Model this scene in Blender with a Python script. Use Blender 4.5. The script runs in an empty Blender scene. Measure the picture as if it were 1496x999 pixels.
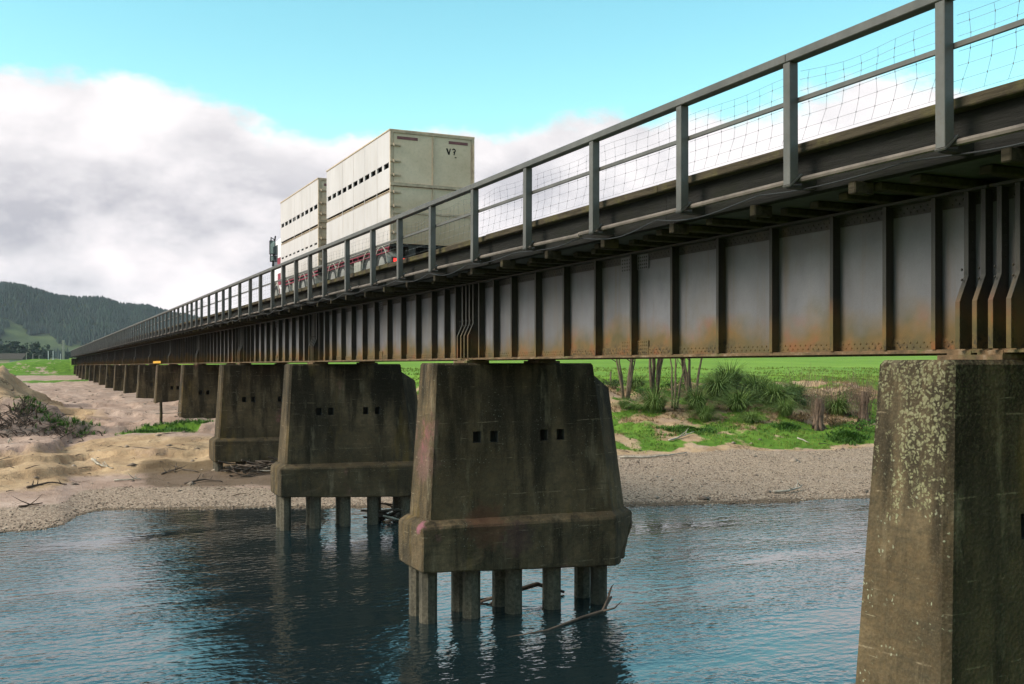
import bpy, bmesh, math, random
import numpy as np
from mathutils import Vector, Matrix
R = math.radians
random.seed(7); np.random.seed(7)
scene = bpy.context.scene
col = scene.collection

# ------------------------------------------------------------------ camera
# world: X across the bridge, Y along the bridge, Z up, river surface at 0
TH = math.atan(698 / 1500)
cam_d = bpy.data.cameras.new('camera'); cam = bpy.data.objects.new('camera', cam_d); col.objects.link(cam)
cam.location = (0, 0, 5.8); cam.rotation_euler = (R(90), 0, -TH)
cam_d.sensor_width = 36; cam_d.lens = 36 * 1500 / 1496; cam_d.shift_y = 34.5 / 1496
cam_d.clip_start = 0.1; cam_d.clip_end = 20000
scene.camera = cam

# ------------------------------------------------------------------ world and sun
SUN_EL, SUN_AZ = R(36), math.atan2(-0.99, 0.08)          # azimuth from +Y towards +X : sun stands to the left
world = bpy.data.worlds.new('World'); scene.world = world; world.use_nodes = True
wn, wl = world.node_tree.nodes, world.node_tree.links
wn.clear()
def W(t, **k):
    n = wn.new(t)
    for a, v in k.items(): setattr(n, a, v)
    return n
wo = W('ShaderNodeOutputWorld'); bg1 = W('ShaderNodeBackground'); bg2 = W('ShaderNodeBackground'); wmix = W('ShaderNodeMixShader')
sky = W('ShaderNodeTexSky', sky_type='NISHITA', sun_disc=False); sky.sun_elevation = SUN_EL; sky.sun_rotation = SUN_AZ
sky.air_density = 1.0; sky.dust_density = 0.6; sky.ozone_density = 0.6
tint = W('ShaderNodeMix', data_type='RGBA', blend_type='MULTIPLY'); tint.inputs[0].default_value = 1
tint.inputs[7].default_value = (1.20, 1.34, .88, 1)
hs = W('ShaderNodeHueSaturation'); hs.inputs['Saturation'].default_value = 1.3; wl.new(sky.outputs[0], hs.inputs['Color']); wl.new(hs.outputs[0], tint.inputs[6]); wl.new(tint.outputs[2], bg1.inputs[0]); bg1.inputs[1].default_value = 0.12
tc = W('ShaderNodeTexCoord'); sp = W('ShaderNodeSeparateXYZ'); wl.new(tc.outputs['Generated'], sp.inputs[0])
mp = W('ShaderNodeMapping'); mp.inputs['Scale'].default_value = (1, 1, 1.7); wl.new(tc.outputs['Generated'], mp.inputs[0])
n1 = W('ShaderNodeTexNoise'); n1.inputs['Scale'].default_value = 3.1; n1.inputs['Detail'].default_value = 9; n1.inputs['Roughness'].default_value = 0.62
n2 = W('ShaderNodeTexNoise'); n2.inputs['Scale'].default_value = 5.2; n2.inputs['Detail'].default_value = 10; n2.inputs['Roughness'].default_value = 0.58
wl.new(mp.outputs[0], n1.inputs[0]); wl.new(mp.outputs[0], n2.inputs[0])
def wm(op, a, b=None):
    n = W('ShaderNodeMath', operation=op)
    for i, v in enumerate((a, b)):
        if v is None: continue
        if isinstance(v, (int, float)): n.inputs[i].default_value = v
        else: wl.new(v, n.inputs[i])
    return n.outputs[0]
# a bank of cloud all round the horizon, its billowing top about 13 degrees up
edge = wm('ADD', sp.outputs['Z'], wm('MULTIPLY', wm('SUBTRACT', n1.outputs[0], 0.5), -0.19))
mr = W('ShaderNodeMapRange', interpolation_type='SMOOTHSTEP'); mr.inputs[1].default_value = 0.242; mr.inputs[2].default_value = 0.222
wl.new(edge, mr.inputs[0])
cr = W('ShaderNodeValToRGB'); wl.new(n2.outputs[0], cr.inputs[0])
cr.color_ramp.elements[0].position = 0.39; cr.color_ramp.elements[0].color = (0.44, 0.435, 0.475, 1)
cr.color_ramp.elements[1].position = 0.60; cr.color_ramp.elements[1].color = (0.93, 0.865, 0.87, 1)
e = cr.color_ramp.elements.new(0.5); e.color = (0.72, 0.69, 0.71, 1)
rim = W('ShaderNodeMapRange', interpolation_type='SMOOTHSTEP'); rim.inputs[1].default_value = 0.13; rim.inputs[2].default_value = 0.22; rim.inputs[4].default_value = 0.38; wl.new(edge, rim.inputs[0])
rimf = wm('MULTIPLY', rim.outputs[0], wm('LESS_THAN', sp.outputs['Z'], 0.33))
cmix = W('ShaderNodeMix', data_type='RGBA'); wl.new(rimf, cmix.inputs[0]); wl.new(cr.outputs[0], cmix.inputs[6]); cmix.inputs[7].default_value = (1.0, .955, .945, 1)
wl.new(cmix.outputs[2], bg2.inputs[0]); bg2.inputs[1].default_value = 0.545
# broken cloud higher up (the light is soft: the sun stands behind thin cloud)
n3 = W('ShaderNodeTexNoise'); n3.inputs['Scale'].default_value = 2.6; n3.inputs['Detail'].default_value = 8; n3.inputs['Roughness'].default_value = 0.55; wl.new(tc.outputs['Generated'], n3.inputs[0])
up1 = W('ShaderNodeMapRange', interpolation_type='SMOOTHSTEP'); up1.inputs[1].default_value = 0.60; up1.inputs[2].default_value = 0.80; wl.new(sp.outputs['Z'], up1.inputs[0])
up2 = W('ShaderNodeMapRange', interpolation_type='SMOOTHSTEP'); up2.inputs[1].default_value = 0.36; up2.inputs[2].default_value = 0.52; wl.new(n3.outputs[0], up2.inputs[0])
wl.new(wm('MAXIMUM', mr.outputs[0], wm('MULTIPLY', up1.outputs[0], up2.outputs[0])), wmix.inputs[0]); wl.new(bg1.outputs[0], wmix.inputs[1]); wl.new(bg2.outputs[0], wmix.inputs[2]); wl.new(wmix.outputs[0], wo.inputs[0])
sd = bpy.data.lights.new('sun', 'SUN'); sd.energy = 2.0; sd.angle = R(28); sd.color = (1, 0.94, 0.85)
sun = bpy.data.objects.new('sun', sd); col.objects.link(sun)
sun_dir = Vector((math.sin(SUN_AZ) * math.cos(SUN_EL), math.cos(SUN_AZ) * math.cos(SUN_EL), math.sin(SUN_EL)))
sun.rotation_euler = sun_dir.to_track_quat('Z', 'Y').to_euler(); sun.location = (-60, 20, 60)
vs = scene.view_settings
vs.view_transform = 'Standard'; vs.look = 'None'; vs.gamma = 1; vs.use_curve_mapping = False
vs.exposure = 1.2

# ------------------------------------------------------------------ helpers
def tag(o, label=None, cat=None, group=None, kind=None):
    for k, v in (('label', label), ('category', cat), ('group', group), ('kind', kind)):
        if v: o[k] = v
    return o
def empty(name, loc=(0, 0, 0), rz=0):
    o = bpy.data.objects.new(name, None); col.objects.link(o); o.location = loc; o.rotation_euler = (0, 0, rz); o.empty_display_size = .2
    return o
def link(name, me, parent=None, loc=(0, 0, 0), rz=0):
    o = bpy.data.objects.new(name, me); col.objects.link(o); o.location = loc; o.rotation_euler = (0, 0, rz)
    if parent: o.parent = parent
    return o
class MB:
    def __init__(s): s.v = []; s.f = []; s.m = []; s.mi = 0
    def add(s, vs, fs):
        o = len(s.v); s.v += [tuple(p) for p in vs]; s.f += [tuple(i + o for i in q) for q in fs]; s.m += [s.mi] * len(fs); return s
    def box(s, x0, x1, y0, y1, z0, z1):
        return s.add([(x0,y0,z0),(x1,y0,z0),(x1,y1,z0),(x0,y1,z0),(x0,y0,z1),(x1,y0,z1),(x1,y1,z1),(x0,y1,z1)],
                     [(0,3,2,1),(4,5,6,7),(0,1,5,4),(1,2,6,5),(2,3,7,6),(3,0,4,7)])
    def loft(s, rings, cap=True):
        n = len(rings[0]); vs = [p for r in rings for p in r]; fs = []
        for k in range(len(rings) - 1):
            for i in range(n):
                j = (i + 1) % n; fs.append((k*n+i, k*n+j, (k+1)*n+j, (k+1)*n+i))
        if cap: fs.append(tuple(range(n))[::-1]); fs.append(tuple((len(rings)-1)*n + i for i in range(n)))
        return s.add(vs, fs)
    def tube(s, pts, r, n=6):
        pts = [Vector(p) for p in pts]; rings = []
        if isinstance(r, (int, float)): r = [r] * len(pts)
        for i, p in enumerate(pts):
            d = (pts[min(i+1, len(pts)-1)] - pts[max(i-1, 0)])
            d = d.normalized() if d.length > 1e-9 else Vector((0, 0, 1))
            u = d.cross(Vector((0, 0, 1)) if abs(d.z) < .9 else Vector((1, 0, 0))).normalized(); w = d.cross(u)
            rings.append([p + (u * math.cos(t) + w * math.sin(t)) * r[i] for t in [2*math.pi*k/n for k in range(n)]])
        return s.loft(rings)
    def cyl(s, c, axis, r, h, n=16):
        a = Vector((0, 0, 0)); a[axis] = h / 2; return s.tube([Vector(c) - a, Vector(c) + a], r, n)
    def mesh(s, name, mats, smooth=False, bevel=0):
        me = bpy.data.meshes.new(name); me.from_pydata(s.v, [], s.f)
        if not isinstance(mats, (list, tuple)): mats = [mats]
        for m in mats: me.materials.append(m)
        if any(s.m): me.polygons.foreach_set('material_index', s.m)
        if bevel:
            bm = bmesh.new(); bm.from_mesh(me)
            bmesh.ops.bevel(bm, geom=[e for e in bm.edges if len(e.link_faces) == 2 and e.calc_face_angle(0) > .5], offset=bevel, segments=1, affect='EDGES', clamp_overlap=True)
            bm.to_mesh(me); bm.free()
        if smooth: me.polygons.foreach_set('use_smooth', [True] * len(me.polygons))
        me.update(); return me
    def build(s, name, mats, parent=None, loc=(0, 0, 0), rz=0, smooth=False, bevel=0):
        return link(name, s.mesh(name, mats, smooth, bevel), parent, loc, rz)

def hash2(ix, iy, seed):
    h = (ix.astype(np.int64) * 374761393 + iy.astype(np.int64) * 668265263 + seed * 974634541) & 0xffffffff
    h = ((h ^ (h >> 13)) * 1274126177) & 0xffffffff
    return ((h ^ (h >> 16)) & 0xffff) / 65535.0
def vnoise(x, y, seed=0):
    x = np.asarray(x, float); y = np.asarray(y, float)
    ix = np.floor(x); iy = np.floor(y); fx = x - ix; fy = y - iy
    fx = fx*fx*(3-2*fx); fy = fy*fy*(3-2*fy); ix = ix.astype(np.int64); iy = iy.astype(np.int64)
    a = hash2(ix, iy, seed); b = hash2(ix+1, iy, seed); c = hash2(ix, iy+1, seed); d = hash2(ix+1, iy+1, seed)
    return (a*(1-fx)+b*fx)*(1-fy) + (c*(1-fx)+d*fx)*fy
def fbm(x, y, seed=0, oct=4):
    t = 0; amp = .5; tot = 0
    for k in range(oct):
        t = t + amp * vnoise(x, y, seed + k * 17); tot += amp; amp *= .5; x = np.asarray(x) * 2.03; y = np.asarray(y) * 2.03
    return t / tot
def sstep(a, b, x):
    t = np.clip((np.asarray(x, float) - a) / (b - a), 0, 1); return t*t*(3-2*t)

# ------------------------------------------------------------------ materials
class Mat:
    def __init__(s, name, rough=.8, spec=.3):
        s.m = bpy.data.materials.new(name); s.m.use_nodes = True; s.nt = s.m.node_tree; s.b = s.nt.nodes['Principled BSDF']
        s.b.inputs['Roughness'].default_value = rough; s.b.inputs['Specular IOR Level'].default_value = spec
        s.geo = s.n('ShaderNodeNewGeometry'); s.P = s.geo.outputs['Position']
    def n(s, t, **k):
        n = s.nt.nodes.new(t)
        for a, v in k.items(): setattr(n, a, v)
        return n
    def l(s, a, b): s.nt.links.new(a, b)
    def put(s, v, i):
        if isinstance(v, (int, float)): i.default_value = v
        elif isinstance(v, tuple): i.default_value = v if len(v) == 4 else (*v, 1)
        else: s.l(v, i)
    def objco(s): return s.n('ShaderNodeTexCoord').outputs['Object']
    def noise(s, scale, detail=4, rough=.55, stretch=None, src=None, off=None):
        src = src or s.P
        if stretch or off:
            mp = s.n('ShaderNodeMapping')
            if stretch: mp.inputs['Scale'].default_value = stretch
            if off: mp.inputs['Location'].default_value = off
            s.l(src, mp.inputs[0]); src = mp.outputs[0]
        n = s.n('ShaderNodeTexNoise'); n.inputs['Scale'].default_value = scale; n.inputs['Detail'].default_value = detail; n.inputs['Roughness'].default_value = rough
        s.l(src, n.inputs[0]); return n.outputs[0]
    def vor(s, scale, src=None, stretch=None, out='Distance', feature='F1'):
        src = src or s.P
        if stretch:
            mp = s.n('ShaderNodeMapping'); mp.inputs['Scale'].default_value = stretch; s.l(src, mp.inputs[0]); src = mp.outputs[0]
        n = s.n('ShaderNodeTexVoronoi', feature=feature); n.inputs['Scale'].default_value = scale; s.l(src, n.inputs[0]); return n.outputs[out]
    def ramp(s, f, *stops):
        r = s.n('ShaderNodeValToRGB'); s.l(f, r.inputs[0]); els = r.color_ramp.elements
        while len(els) < len(stops): els.new(.5)
        for e, (p, c) in zip(els, stops):
            e.position = p; e.color = (c, c, c, 1) if isinstance(c, (int, float)) else (*c, 1)
        return r.outputs[0]
    def map(s, f, a, b, c=0., d=1.):
        r = s.n('ShaderNodeMapRange'); s.l(f, r.inputs[0])
        for i, v in enumerate((a, b, c, d)): r.inputs[i+1].default_value = v
        return r.outputs[0]
    def math(s, op, a, b=0.):
        n = s.n('ShaderNodeMath', operation=op); s.put(a, n.inputs[0]); s.put(b, n.inputs[1]); return n.outputs[0]
    def mix(s, f, a, b, mode='MIX'):
        n = s.n('ShaderNodeMix', data_type='RGBA', blend_type=mode); s.put(f, n.inputs[0]); s.put(a, n.inputs[6]); s.put(b, n.inputs[7]); return n.outputs[2]
    def z(s):
        n = s.n('ShaderNodeSeparateXYZ'); s.l(s.P, n.inputs[0]); return n.outputs
    def attr(s, name):
        n = s.n('ShaderNodeAttribute'); n.attribute_name = name; return n.outputs['Fac']
    def rnd(s):
        return s.n('ShaderNodeObjectInfo').outputs['Random']
    def bump(s, h, strength=.4, dist=.02):
        n = s.n('ShaderNodeBump'); n.inputs['Strength'].default_value = strength; n.inputs['Distance'].default_value = dist; s.l(h, n.inputs['Height']); s.l(n.outputs[0], s.b.inputs['Normal'])
    def col(s, c): s.put(c, s.b.inputs['Base Color']); return s.m
def simple(name, c, rough=.7, var=.25, scale=6, spec=.3, metal=0):
    m = Mat(name, rough, spec); m.b.inputs['Metallic'].default_value = metal
    a = tuple(x * (1 - var) for x in c); b = tuple(min(1, x * (1 + var)) for x in c)
    n = m.noise(scale, 6, .6); m.col(m.ramp(n, (.3, a), (.7, b))); m.bump(m.noise(scale * 8, 3), .15, .005); return m.m

def concrete(name, lichen):
    m = Mat(name, .93, .15)
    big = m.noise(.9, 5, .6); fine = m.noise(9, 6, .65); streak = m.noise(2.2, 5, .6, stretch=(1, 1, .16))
    c = m.ramp(big, (.28, (.052, .034, .018)), (.5, (.10, .067, .036)), (.72, (.175, .122, .07)))
    c = m.mix(m.ramp(fine, (.38, .0), (.66, .6)), c, (.055, .044, .028))
    patch = m.noise(.55, 6, .68, off=(1, 6, 3)); c = m.mix(m.ramp(patch, (.48, .0), (.62, .72)), c, (.042, .034, .023))
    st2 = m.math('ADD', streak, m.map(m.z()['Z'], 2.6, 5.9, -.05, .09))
    c = m.mix(m.ramp(st2, (.46, .0), (.62, .88)), c, (.018, .014, .009))            # black runs, denser towards the top of the pier
    pale = m.noise(3.1, 5, .65, stretch=(1, 1, .2), off=(9, 2, 5)); c = m.mix(m.ramp(pale, (.58, .0), (.74, .55)), c, (.25, .20, .13))
    grain = m.noise(38, 4, .75); c = m.mix(m.ramp(grain, (.5, .0), (.8, .35)), c, (.22, .17, .11)); c = m.mix(m.ramp(m.noise(26, 4, .75, off=(4, 4, 4)), (.5, .0), (.8, .45)), c, (.02, .016, .011))
    horiz = m.noise(2.2, 5, .65, stretch=(.5, .5, 5)); c = m.mix(m.ramp(horiz, (.52, .0), (.72, .55)), c, (.05, .04, .026))
    rust = m.noise(1.6, 4, .6, stretch=(1, 1, .22), off=(7, 3, 1))
    c = m.mix(m.ramp(rust, (.60, .0), (.78, .5)), c, (.19, .12, .03))                 # ochre runs
    # pour lines every 0.76 m, broken up
    z = m.z()['Z']; zz = m.math('ADD', z, m.math('MULTIPLY', m.noise(.9, 5, .7), .16))
    t = m.math('ABSOLUTE', m.math('SUBTRACT', m.math('FRACT', m.math('MULTIPLY', zz, 1/.83)), .5))
    line = m.math('MULTIPLY', m.ramp(t, (0, 1.), (.016, 0.)), m.ramp(m.noise(3.3, 5, .7), (.5, 0.), (.62, 1.)))
    c = m.mix(m.math('MULTIPLY', line, .8), c, (.27, .205, .135))
    scr = m.math('MULTIPLY', m.ramp(m.noise(4.2, 3, .5, stretch=(.35, .35, 9), off=(2, 2, 2)), (.69, 0.), (.74, 1.)), m.ramp(m.noise(1.7, 3, off=(8, 8, 1)), (.5, 0.), (.6, 1.))); c = m.mix(m.math('MULTIPLY', scr, .55), c, (.33, .27, .18))
    # formwork board marks: faint relief
    tb = m.math('ABSOLUTE', m.math('SUBTRACT', m.math('FRACT', m.math('MULTIPLY', z, 1/.152)), .5))
    board = m.ramp(tb, (0, 0.), (.06, 1.))
    pit = m.vor(22)
    def near(p, r, f=.5):
        d = m.n('ShaderNodeVectorMath', operation='DISTANCE'); m.l(m.P, d.inputs[0]); d.inputs[1].default_value = p
        return m.map(m.math('ADD', m.math('MULTIPLY', d.outputs['Value'], 1 / r), m.math('MULTIPLY', m.math('SUBTRACT', m.noise(6, 5, .7), .5), 1.6)), .6, 1., f, 0.)
    if not lichen:
        c = m.mix(near((7.72, 21.62, 2.26), .22, .55), c, (.30, .10, .15)); c = m.mix(near((8.0, 22.1, 3.6), .55, .22), c, (.24, .11, .12))      # old pink paint splash
        c = m.mix(near((9.35, 21.45, 2.15), .6, .5), c, (.12, .05, .03)); c = m.mix(near((10.1, 21.4, 1.8), .45, .45), c, (.06, .028, .035))
    if lichen:
        wv = m.n('ShaderNodeTexNoise'); wv.inputs['Scale'].default_value = 9; wv.inputs['Detail'].default_value = 4; m.l(m.P, wv.inputs[0])
        va = m.n('ShaderNodeVectorMath', operation='MULTIPLY_ADD'); m.l(wv.outputs['Color'], va.inputs[0]); va.inputs[1].default_value = (.12, .12, .12); m.l(m.P, va.inputs[2]); WP = va.outputs[0]
        v = m.math('MULTIPLY', m.vor(26, src=WP, out='Distance'), m.map(m.noise(14, 4, .7), .3, .7, .7, 1.5)); cell = m.noise(7, 6, .75)
        up = m.map(z, 2.6, 5.9, -.26, .14)
        runs = m.noise(4.5, 4, .6, stretch=(1, 1, .18), off=(2, 9, 0))
        cov = m.math('ADD', m.math('ADD', m.math('MULTIPLY', cell, .55), m.math('MULTIPLY', runs, .80)), up)
        lm = m.math('MULTIPLY', m.ramp(cov, (.685, 0.), (.735, 1.)), m.ramp(v, (.42, 1.), (.6, 0.)))
        sx = m.z()['X']; side = m.map(sx, 8.05, 8.32, 1., .12)
        lm = m.math('MULTIPLY', lm, side)
        c = m.mix(m.math('MULTIPLY', lm, .9), c, m.ramp(m.noise(30, 3), (.3, (.15, .14, .065)), (.7, (.33, .31, .19))))
        dots = m.math('MULTIPLY', m.ramp(m.vor(15, src=WP), (.16, 1.), (.22, 0.)), m.ramp(m.noise(2.0, 3, off=(5, 5, 5)), (.5, 0.), (.6, 1.)))
        c = m.mix(m.math('MULTIPLY', m.math('MULTIPLY', dots, side), .8), c, (.30, .30, .21))
    else:
        specks = m.math('MULTIPLY', m.ramp(m.vor(13), (.10, 1.), (.16, 0.)), m.ramp(m.noise(1.3, 3), (.5, 0.), (.62, 1.)))
        c = m.mix(m.math('MULTIPLY', specks, .5), c, (.36, .34, .26))
        pink = m.math('MULTIPLY', m.ramp(m.noise(1.1, 3, stretch=(1, 1, .6), off=(3.1, 4.7, 8)), (.66, 0.), (.74, 1.)), m.ramp(m.noise(6, 4), (.4, 0.), (.65, .7)))
        c = m.mix(m.math('MULTIPLY', pink, .55), c, (.30, .10, .12))                    # faded spray paint
    h = m.math('ADD', m.math('ADD', m.math('MULTIPLY', fine, .6), m.math('MULTIPLY', board, .03)), m.math('MULTIPLY', pit, .3))
    m.bump(h, .9, .025); return m.col(c)
M = {}
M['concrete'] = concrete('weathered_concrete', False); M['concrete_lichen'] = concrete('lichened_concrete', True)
m = Mat('pile_concrete', .9, .2)
c = m.ramp(m.noise(14, 5, .7), (.3, (.045, .037, .026)), (.7, (.15, .125, .09))); c = m.mix(m.ramp(m.noise(2, 3, stretch=(1, 1, .3)), (.5, 0.), (.7, .7)), c, (.02, .02, .017))
m.bump(m.noise(22, 5, .7), .8, .02); M['pile'] = m.col(c)
M['hollow'] = simple('pocket_concrete', (.04, .036, .03), .95)

def steel(name, web):
    m = Mat(name, .55, .35); m.b.inputs['Metallic'].default_value = .0
    n = m.noise(1.4, 5, .6, stretch=(1, 1, .5)); z = m.z()['Z']
    c = m.ramp(n, (.3, (.097, .091, .102)), (.7, (.170, .160, .174)))
    pn = m.n('ShaderNodeTexWhiteNoise', noise_dimensions='1D'); m.l(m.math('FLOOR', m.math('MULTIPLY', m.math('ADD', m.z()['Y'], .98), 1 / 1.215)), pn.inputs['W']); c = m.mix(m.math('MULTIPLY', pn.outputs['Value'], .55), c, (.085, .078, .078)); blot = m.noise(1.1, 6, .7, off=(5, 1, 2)); c = m.mix(m.ramp(blot, (.5, 0.), (.7, .5)), c, (.10, .082, .066))
    if not web: c = m.ramp(n, (.3, (.018, .015, .012)), (.7, (.040, .033, .027)))  # darker copy of the girder steel: shade on the stiffeners put into the colour
    c = m.mix(m.ramp(m.noise(60, 3, .7), (.45, 0.), (.8, .35)), c, (.07, .065, .06))
    streak = m.noise(5, 5, .6, stretch=(1, 1, .05)); c = m.mix(m.ramp(streak, (.55, 0.), (.75, .45)), c, (.10, .06, .025))
    # rust and moss creeping up from the bottom flange, ragged top
    low = m.math('ADD', m.map(z, 5.95, 6.75, 1., 0.), m.math('MULTIPLY', m.math('SUBTRACT', m.noise(.8, 4, .55), .5), 1.3))
    c = m.mix(m.ramp(low, (.22, 0.), (.72, .92)), c, m.ramp(m.noise(2.2, 4, .55), (.36, (.075, .056, .020)), (.55, (.125, .072, .022)), (.70, (.17, .06, .018))))
    c = m.mix(m.math('MULTIPLY', m.ramp(m.noise(18, 4, .7), (.45, 0.), (.62, 1.)), m.ramp(low, (.8, 0.), (1.05, .9))), c, (.035, .026, .016))
    m.put(m.ramp(low, (.3, .5), (.8, .9)), m.b.inputs['Roughness'])
    m.bump(m.noise(35, 5, .65), .35, .006); return m.col(c)
M['web'] = steel('grey_painted_girder_steel', True); M['steel'] = steel('shade_dark_weathered_steel', False)
m = Mat('rusty_flange', .85, .2); c = m.ramp(m.noise(5, 6, .65), (.3, (.05, .035, .02)), (.55, (.14, .085, .045)), (.75, (.26, .20, .14))); c = m.mix(m.ramp(m.noise(3, 4), (.55, 0.), (.7, .6)), c, (.08, .09, .03)); m.bump(m.noise(40, 4), .5, .008); M['flange'] = m.col(c)
m = Mat('galvanised_rail', .5, .4); m.b.inputs['Metallic'].default_value = .15
c = m.ramp(m.noise(2.4, 5, .6), (.3, (.075, .070, .064)), (.7, (.125, .115, .105))); c = m.mix(m.ramp(m.noise(25, 4, .7), (.5, 0.), (.75, .5)), c, (.085, .06, .038)); m.bump(m.noise(90, 3), .2, .002); M['rail'] = m.col(c)
M['wire'] = simple('fence_wire', (.13, .13, .13), .5, .2, 20, .4, .3)
def timber(name, a, b, moss):
    m = Mat(name, .92, .1); g = m.noise(3, 6, .65, stretch=(6, .5, 6)); c = m.ramp(g, (.3, a), (.7, b)); c = m.mix(m.ramp(m.noise(2.4, 5, .65), (.5, 0.), (.68, .8)), c, moss); m.bump(m.noise(8, 6, .7, stretch=(6, .5, 6)), .8, .02); return m.col(c)
M['kerb'] = timber('mossy_kerb_timber', (.03, .023, .016), (.085, .066, .045), (.10, .085, .035))
M['transom'] = timber('old_transom_timber', (.018, .015, .011), (.06, .047, .032), (.075, .06, .028))
M['fascia'] = timber('black_fascia', (.012, .011, .010), (.026, .024, .022), (.018, .018, .013))
M['pipe'] = simple('pink_grey_conduit', (.125, .10, .085), .8, .5, 2.5)
M['cable'] = simple('black_cable', (.03, .03, .032), .45)
M['deck'] = simple('deck_asphalt', (.05, .05, .05), .95)
M['yellow'] = simple('orange_yellow_board', (.55, .28, .02), .6)

m = Mat('river_water', .03, .5); m.b.inputs['IOR'].default_value = 1.33
m.b.inputs['Base Color'].default_value = (.012, .022, .016, 1)
m.b.inputs['Base Color'].default_value = (.007, .016, .019, 1); m.b.inputs['Specular Tint'].default_value = (.86, .98, 1., 1); m.b.inputs['IOR'].default_value = 1.95
w1 = m.noise(1.5, 3, .55, stretch=(.7, 1.4, 1)); w2 = m.noise(3.6, 2, .5, stretch=(.85, 1.25, 1)); w3 = m.noise(.14, 3, .5, stretch=(.6, 1.6, 1)); w4 = m.noise(.22, 4, .6, off=(11, 5, 0), stretch=(.55, 1.5, 1))
amp = m.ramp(w4, (.38, .22), (.64, 1.))
w5 = m.noise(7.5, 4, .7, off=(3, 1, 0), stretch=(.8, 1.3, 1))
h = m.math('ADD', m.math('ADD', m.math('ADD', m.math('MULTIPLY', w1, .12), m.math('MULTIPLY', m.math('MULTIPLY', w5, amp), .06)), m.math('MULTIPLY', m.math('MULTIPLY', w2, amp), .70)), m.math('MULTIPLY', w3, .3))
m.bump(h, 1.0, .068); M['water'] = m.m

# ground: what covers it comes from attributes grass / gravel / wet / tan
m = Mat('river_bank_ground', .95, .12)
sand = m.ramp(m.noise(.35, 6, .6), (.3, (.29, .195, .15)), (.55, (.39, .275, .22)), (.75, (.48, .355, .29)))
ochre = m.ramp(m.noise(.6, 6, .65), (.3, (.28, .175, .10)), (.5, (.40, .27, .16)), (.7, (.50, .355, .22)))
c = m.mix(m.ramp(m.math('ADD', m.attr('tan'), m.math('MULTIPLY', m.math('SUBTRACT', m.noise(.45, 5, .65), .5), .9)), (.4, 0.), (.6, 1.)), sand, ochre)
c = m.mix(m.ramp(m.noise(2.2, 6, .7), (.49, 0.), (.74, .6)), c, (.19, .125, .08))
crack = m.math('MULTIPLY', m.ramp(m.math('ABSOLUTE', m.math('SUBTRACT', m.noise(.55, 6, .62, off=(3, 9, 0)), .5)), (.0, 1.), (.016, 0.)), m.ramp(m.noise(.5, 3, off=(1, 4, 0)), (.45, 0.), (.6, .85)))
c = m.mix(crack, c, (.10, .065, .042))
c = m.mix(m.ramp(m.noise(5, 6, .75, off=(2, 0, 0)), (.55, 0.), (.75, .55)), c, (.16, .105, .07))
stone = m.ramp(m.vor(16, out='Color'), (.1, (.14, .10, .072)), (.5, (.28, .21, .155)), (.9, (.44, .345, .265)))
c = m.mix(m.ramp(m.math('ADD', m.attr('gravel'), m.math('MULTIPLY', m.math('SUBTRACT', m.noise(1.2, 4), .5), .7)), (.4, 0.), (.6, .85)), c, stone)
wet = m.math('ADD', m.attr('wet'), m.math('MULTIPLY', m.math('SUBTRACT', m.noise(.9, 4), .5), .5))
c = m.mix(m.ramp(wet, (.4, 0.), (.7, .75)), c, (.085, .058, .035))
gf = m.ramp(m.math('ADD', m.attr('grass'), m.math('MULTIPLY', m.math('SUBTRACT', m.noise(1.1, 5, .65), .5), .9)), (.42, 0.), (.58, 1.))
green = m.ramp(m.noise(.8, 6, .7), (.3, (.05, .105, .014)), (.55, (.10, .19, .022)), (.75, (.17, .24, .04)))
far = m.mix(m.ramp(m.noise(.5, 6, .7), (.4, 0.), (.7, .6)), m.ramp(m.noise(.05, 5, .65), (.35, (.11, .22, .025)), (.65, (.19, .31, .04))), (.09, .16, .025))
green = m.mix(m.attr('field'), green, far)
c = m.mix(gf, c, green)
m.bump(m.math('ADD', m.noise(2.5, 7, .75), m.math('MULTIPLY', m.vor(14), .25)), .8, .09); M['ground'] = m.col(c)
def leaf(name, a, b, scale=.7):
    m = Mat(name, .75, .2); i = m.n('ShaderNodeNewGeometry').outputs['Random Per Island']
    c = m.ramp(i, (0, a), (1, b)); c = m.mix(m.ramp(m.noise(scale, 4), (.35, 0.), (.65, .6)), c, tuple(x * .6 for x in a))
    m.col(c); m.b.inputs['Subsurface Weight'].default_value = 0; return m.m
M['grass'] = leaf('green_grass', (.075, .125, .016), (.25, .31, .055)); M['dry'] = leaf('dry_grass', (.17, .10, .045), (.42, .29, .15))
M['pampas'] = leaf('tussock_blades', (.075, .14, .025), (.24, .31, .09)); M['weed'] = leaf('dark_weeds', (.045, .11, .018), (.12, .24, .035))
M['bark'] = simple('willow_bark', (.125, .088, .058), .95, .4, 5); M['twig'] = simple('brown_twigs', (.13, .085, .06), .95, .4, 5)
M['drift'] = simple('bleached_driftwood', (.36, .31, .25), .9, .35, 4); M['driftdark'] = simple('dark_driftwood', (.09, .065, .05), .95, .4, 4)
M['pine'] = leaf('pine_needles', (.010, .026, .016), (.024, .05, .026), .02)
M['pebble'] = leaf('river_pebbles', (.14, .10, .075), (.44, .35, .27), .5)
M['leafcrown'] = leaf('bush_leaves', (.03, .055, .015), (.08, .12, .03))
m = Mat('hill_ground', .95, .1); c = m.ramp(m.noise(.012, 5, .6), (.35, (.035, .05, .022)), (.55, (.07, .095, .035)), (.75, (.12, .14, .055))); M['hill'] = m.col(c)
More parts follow.
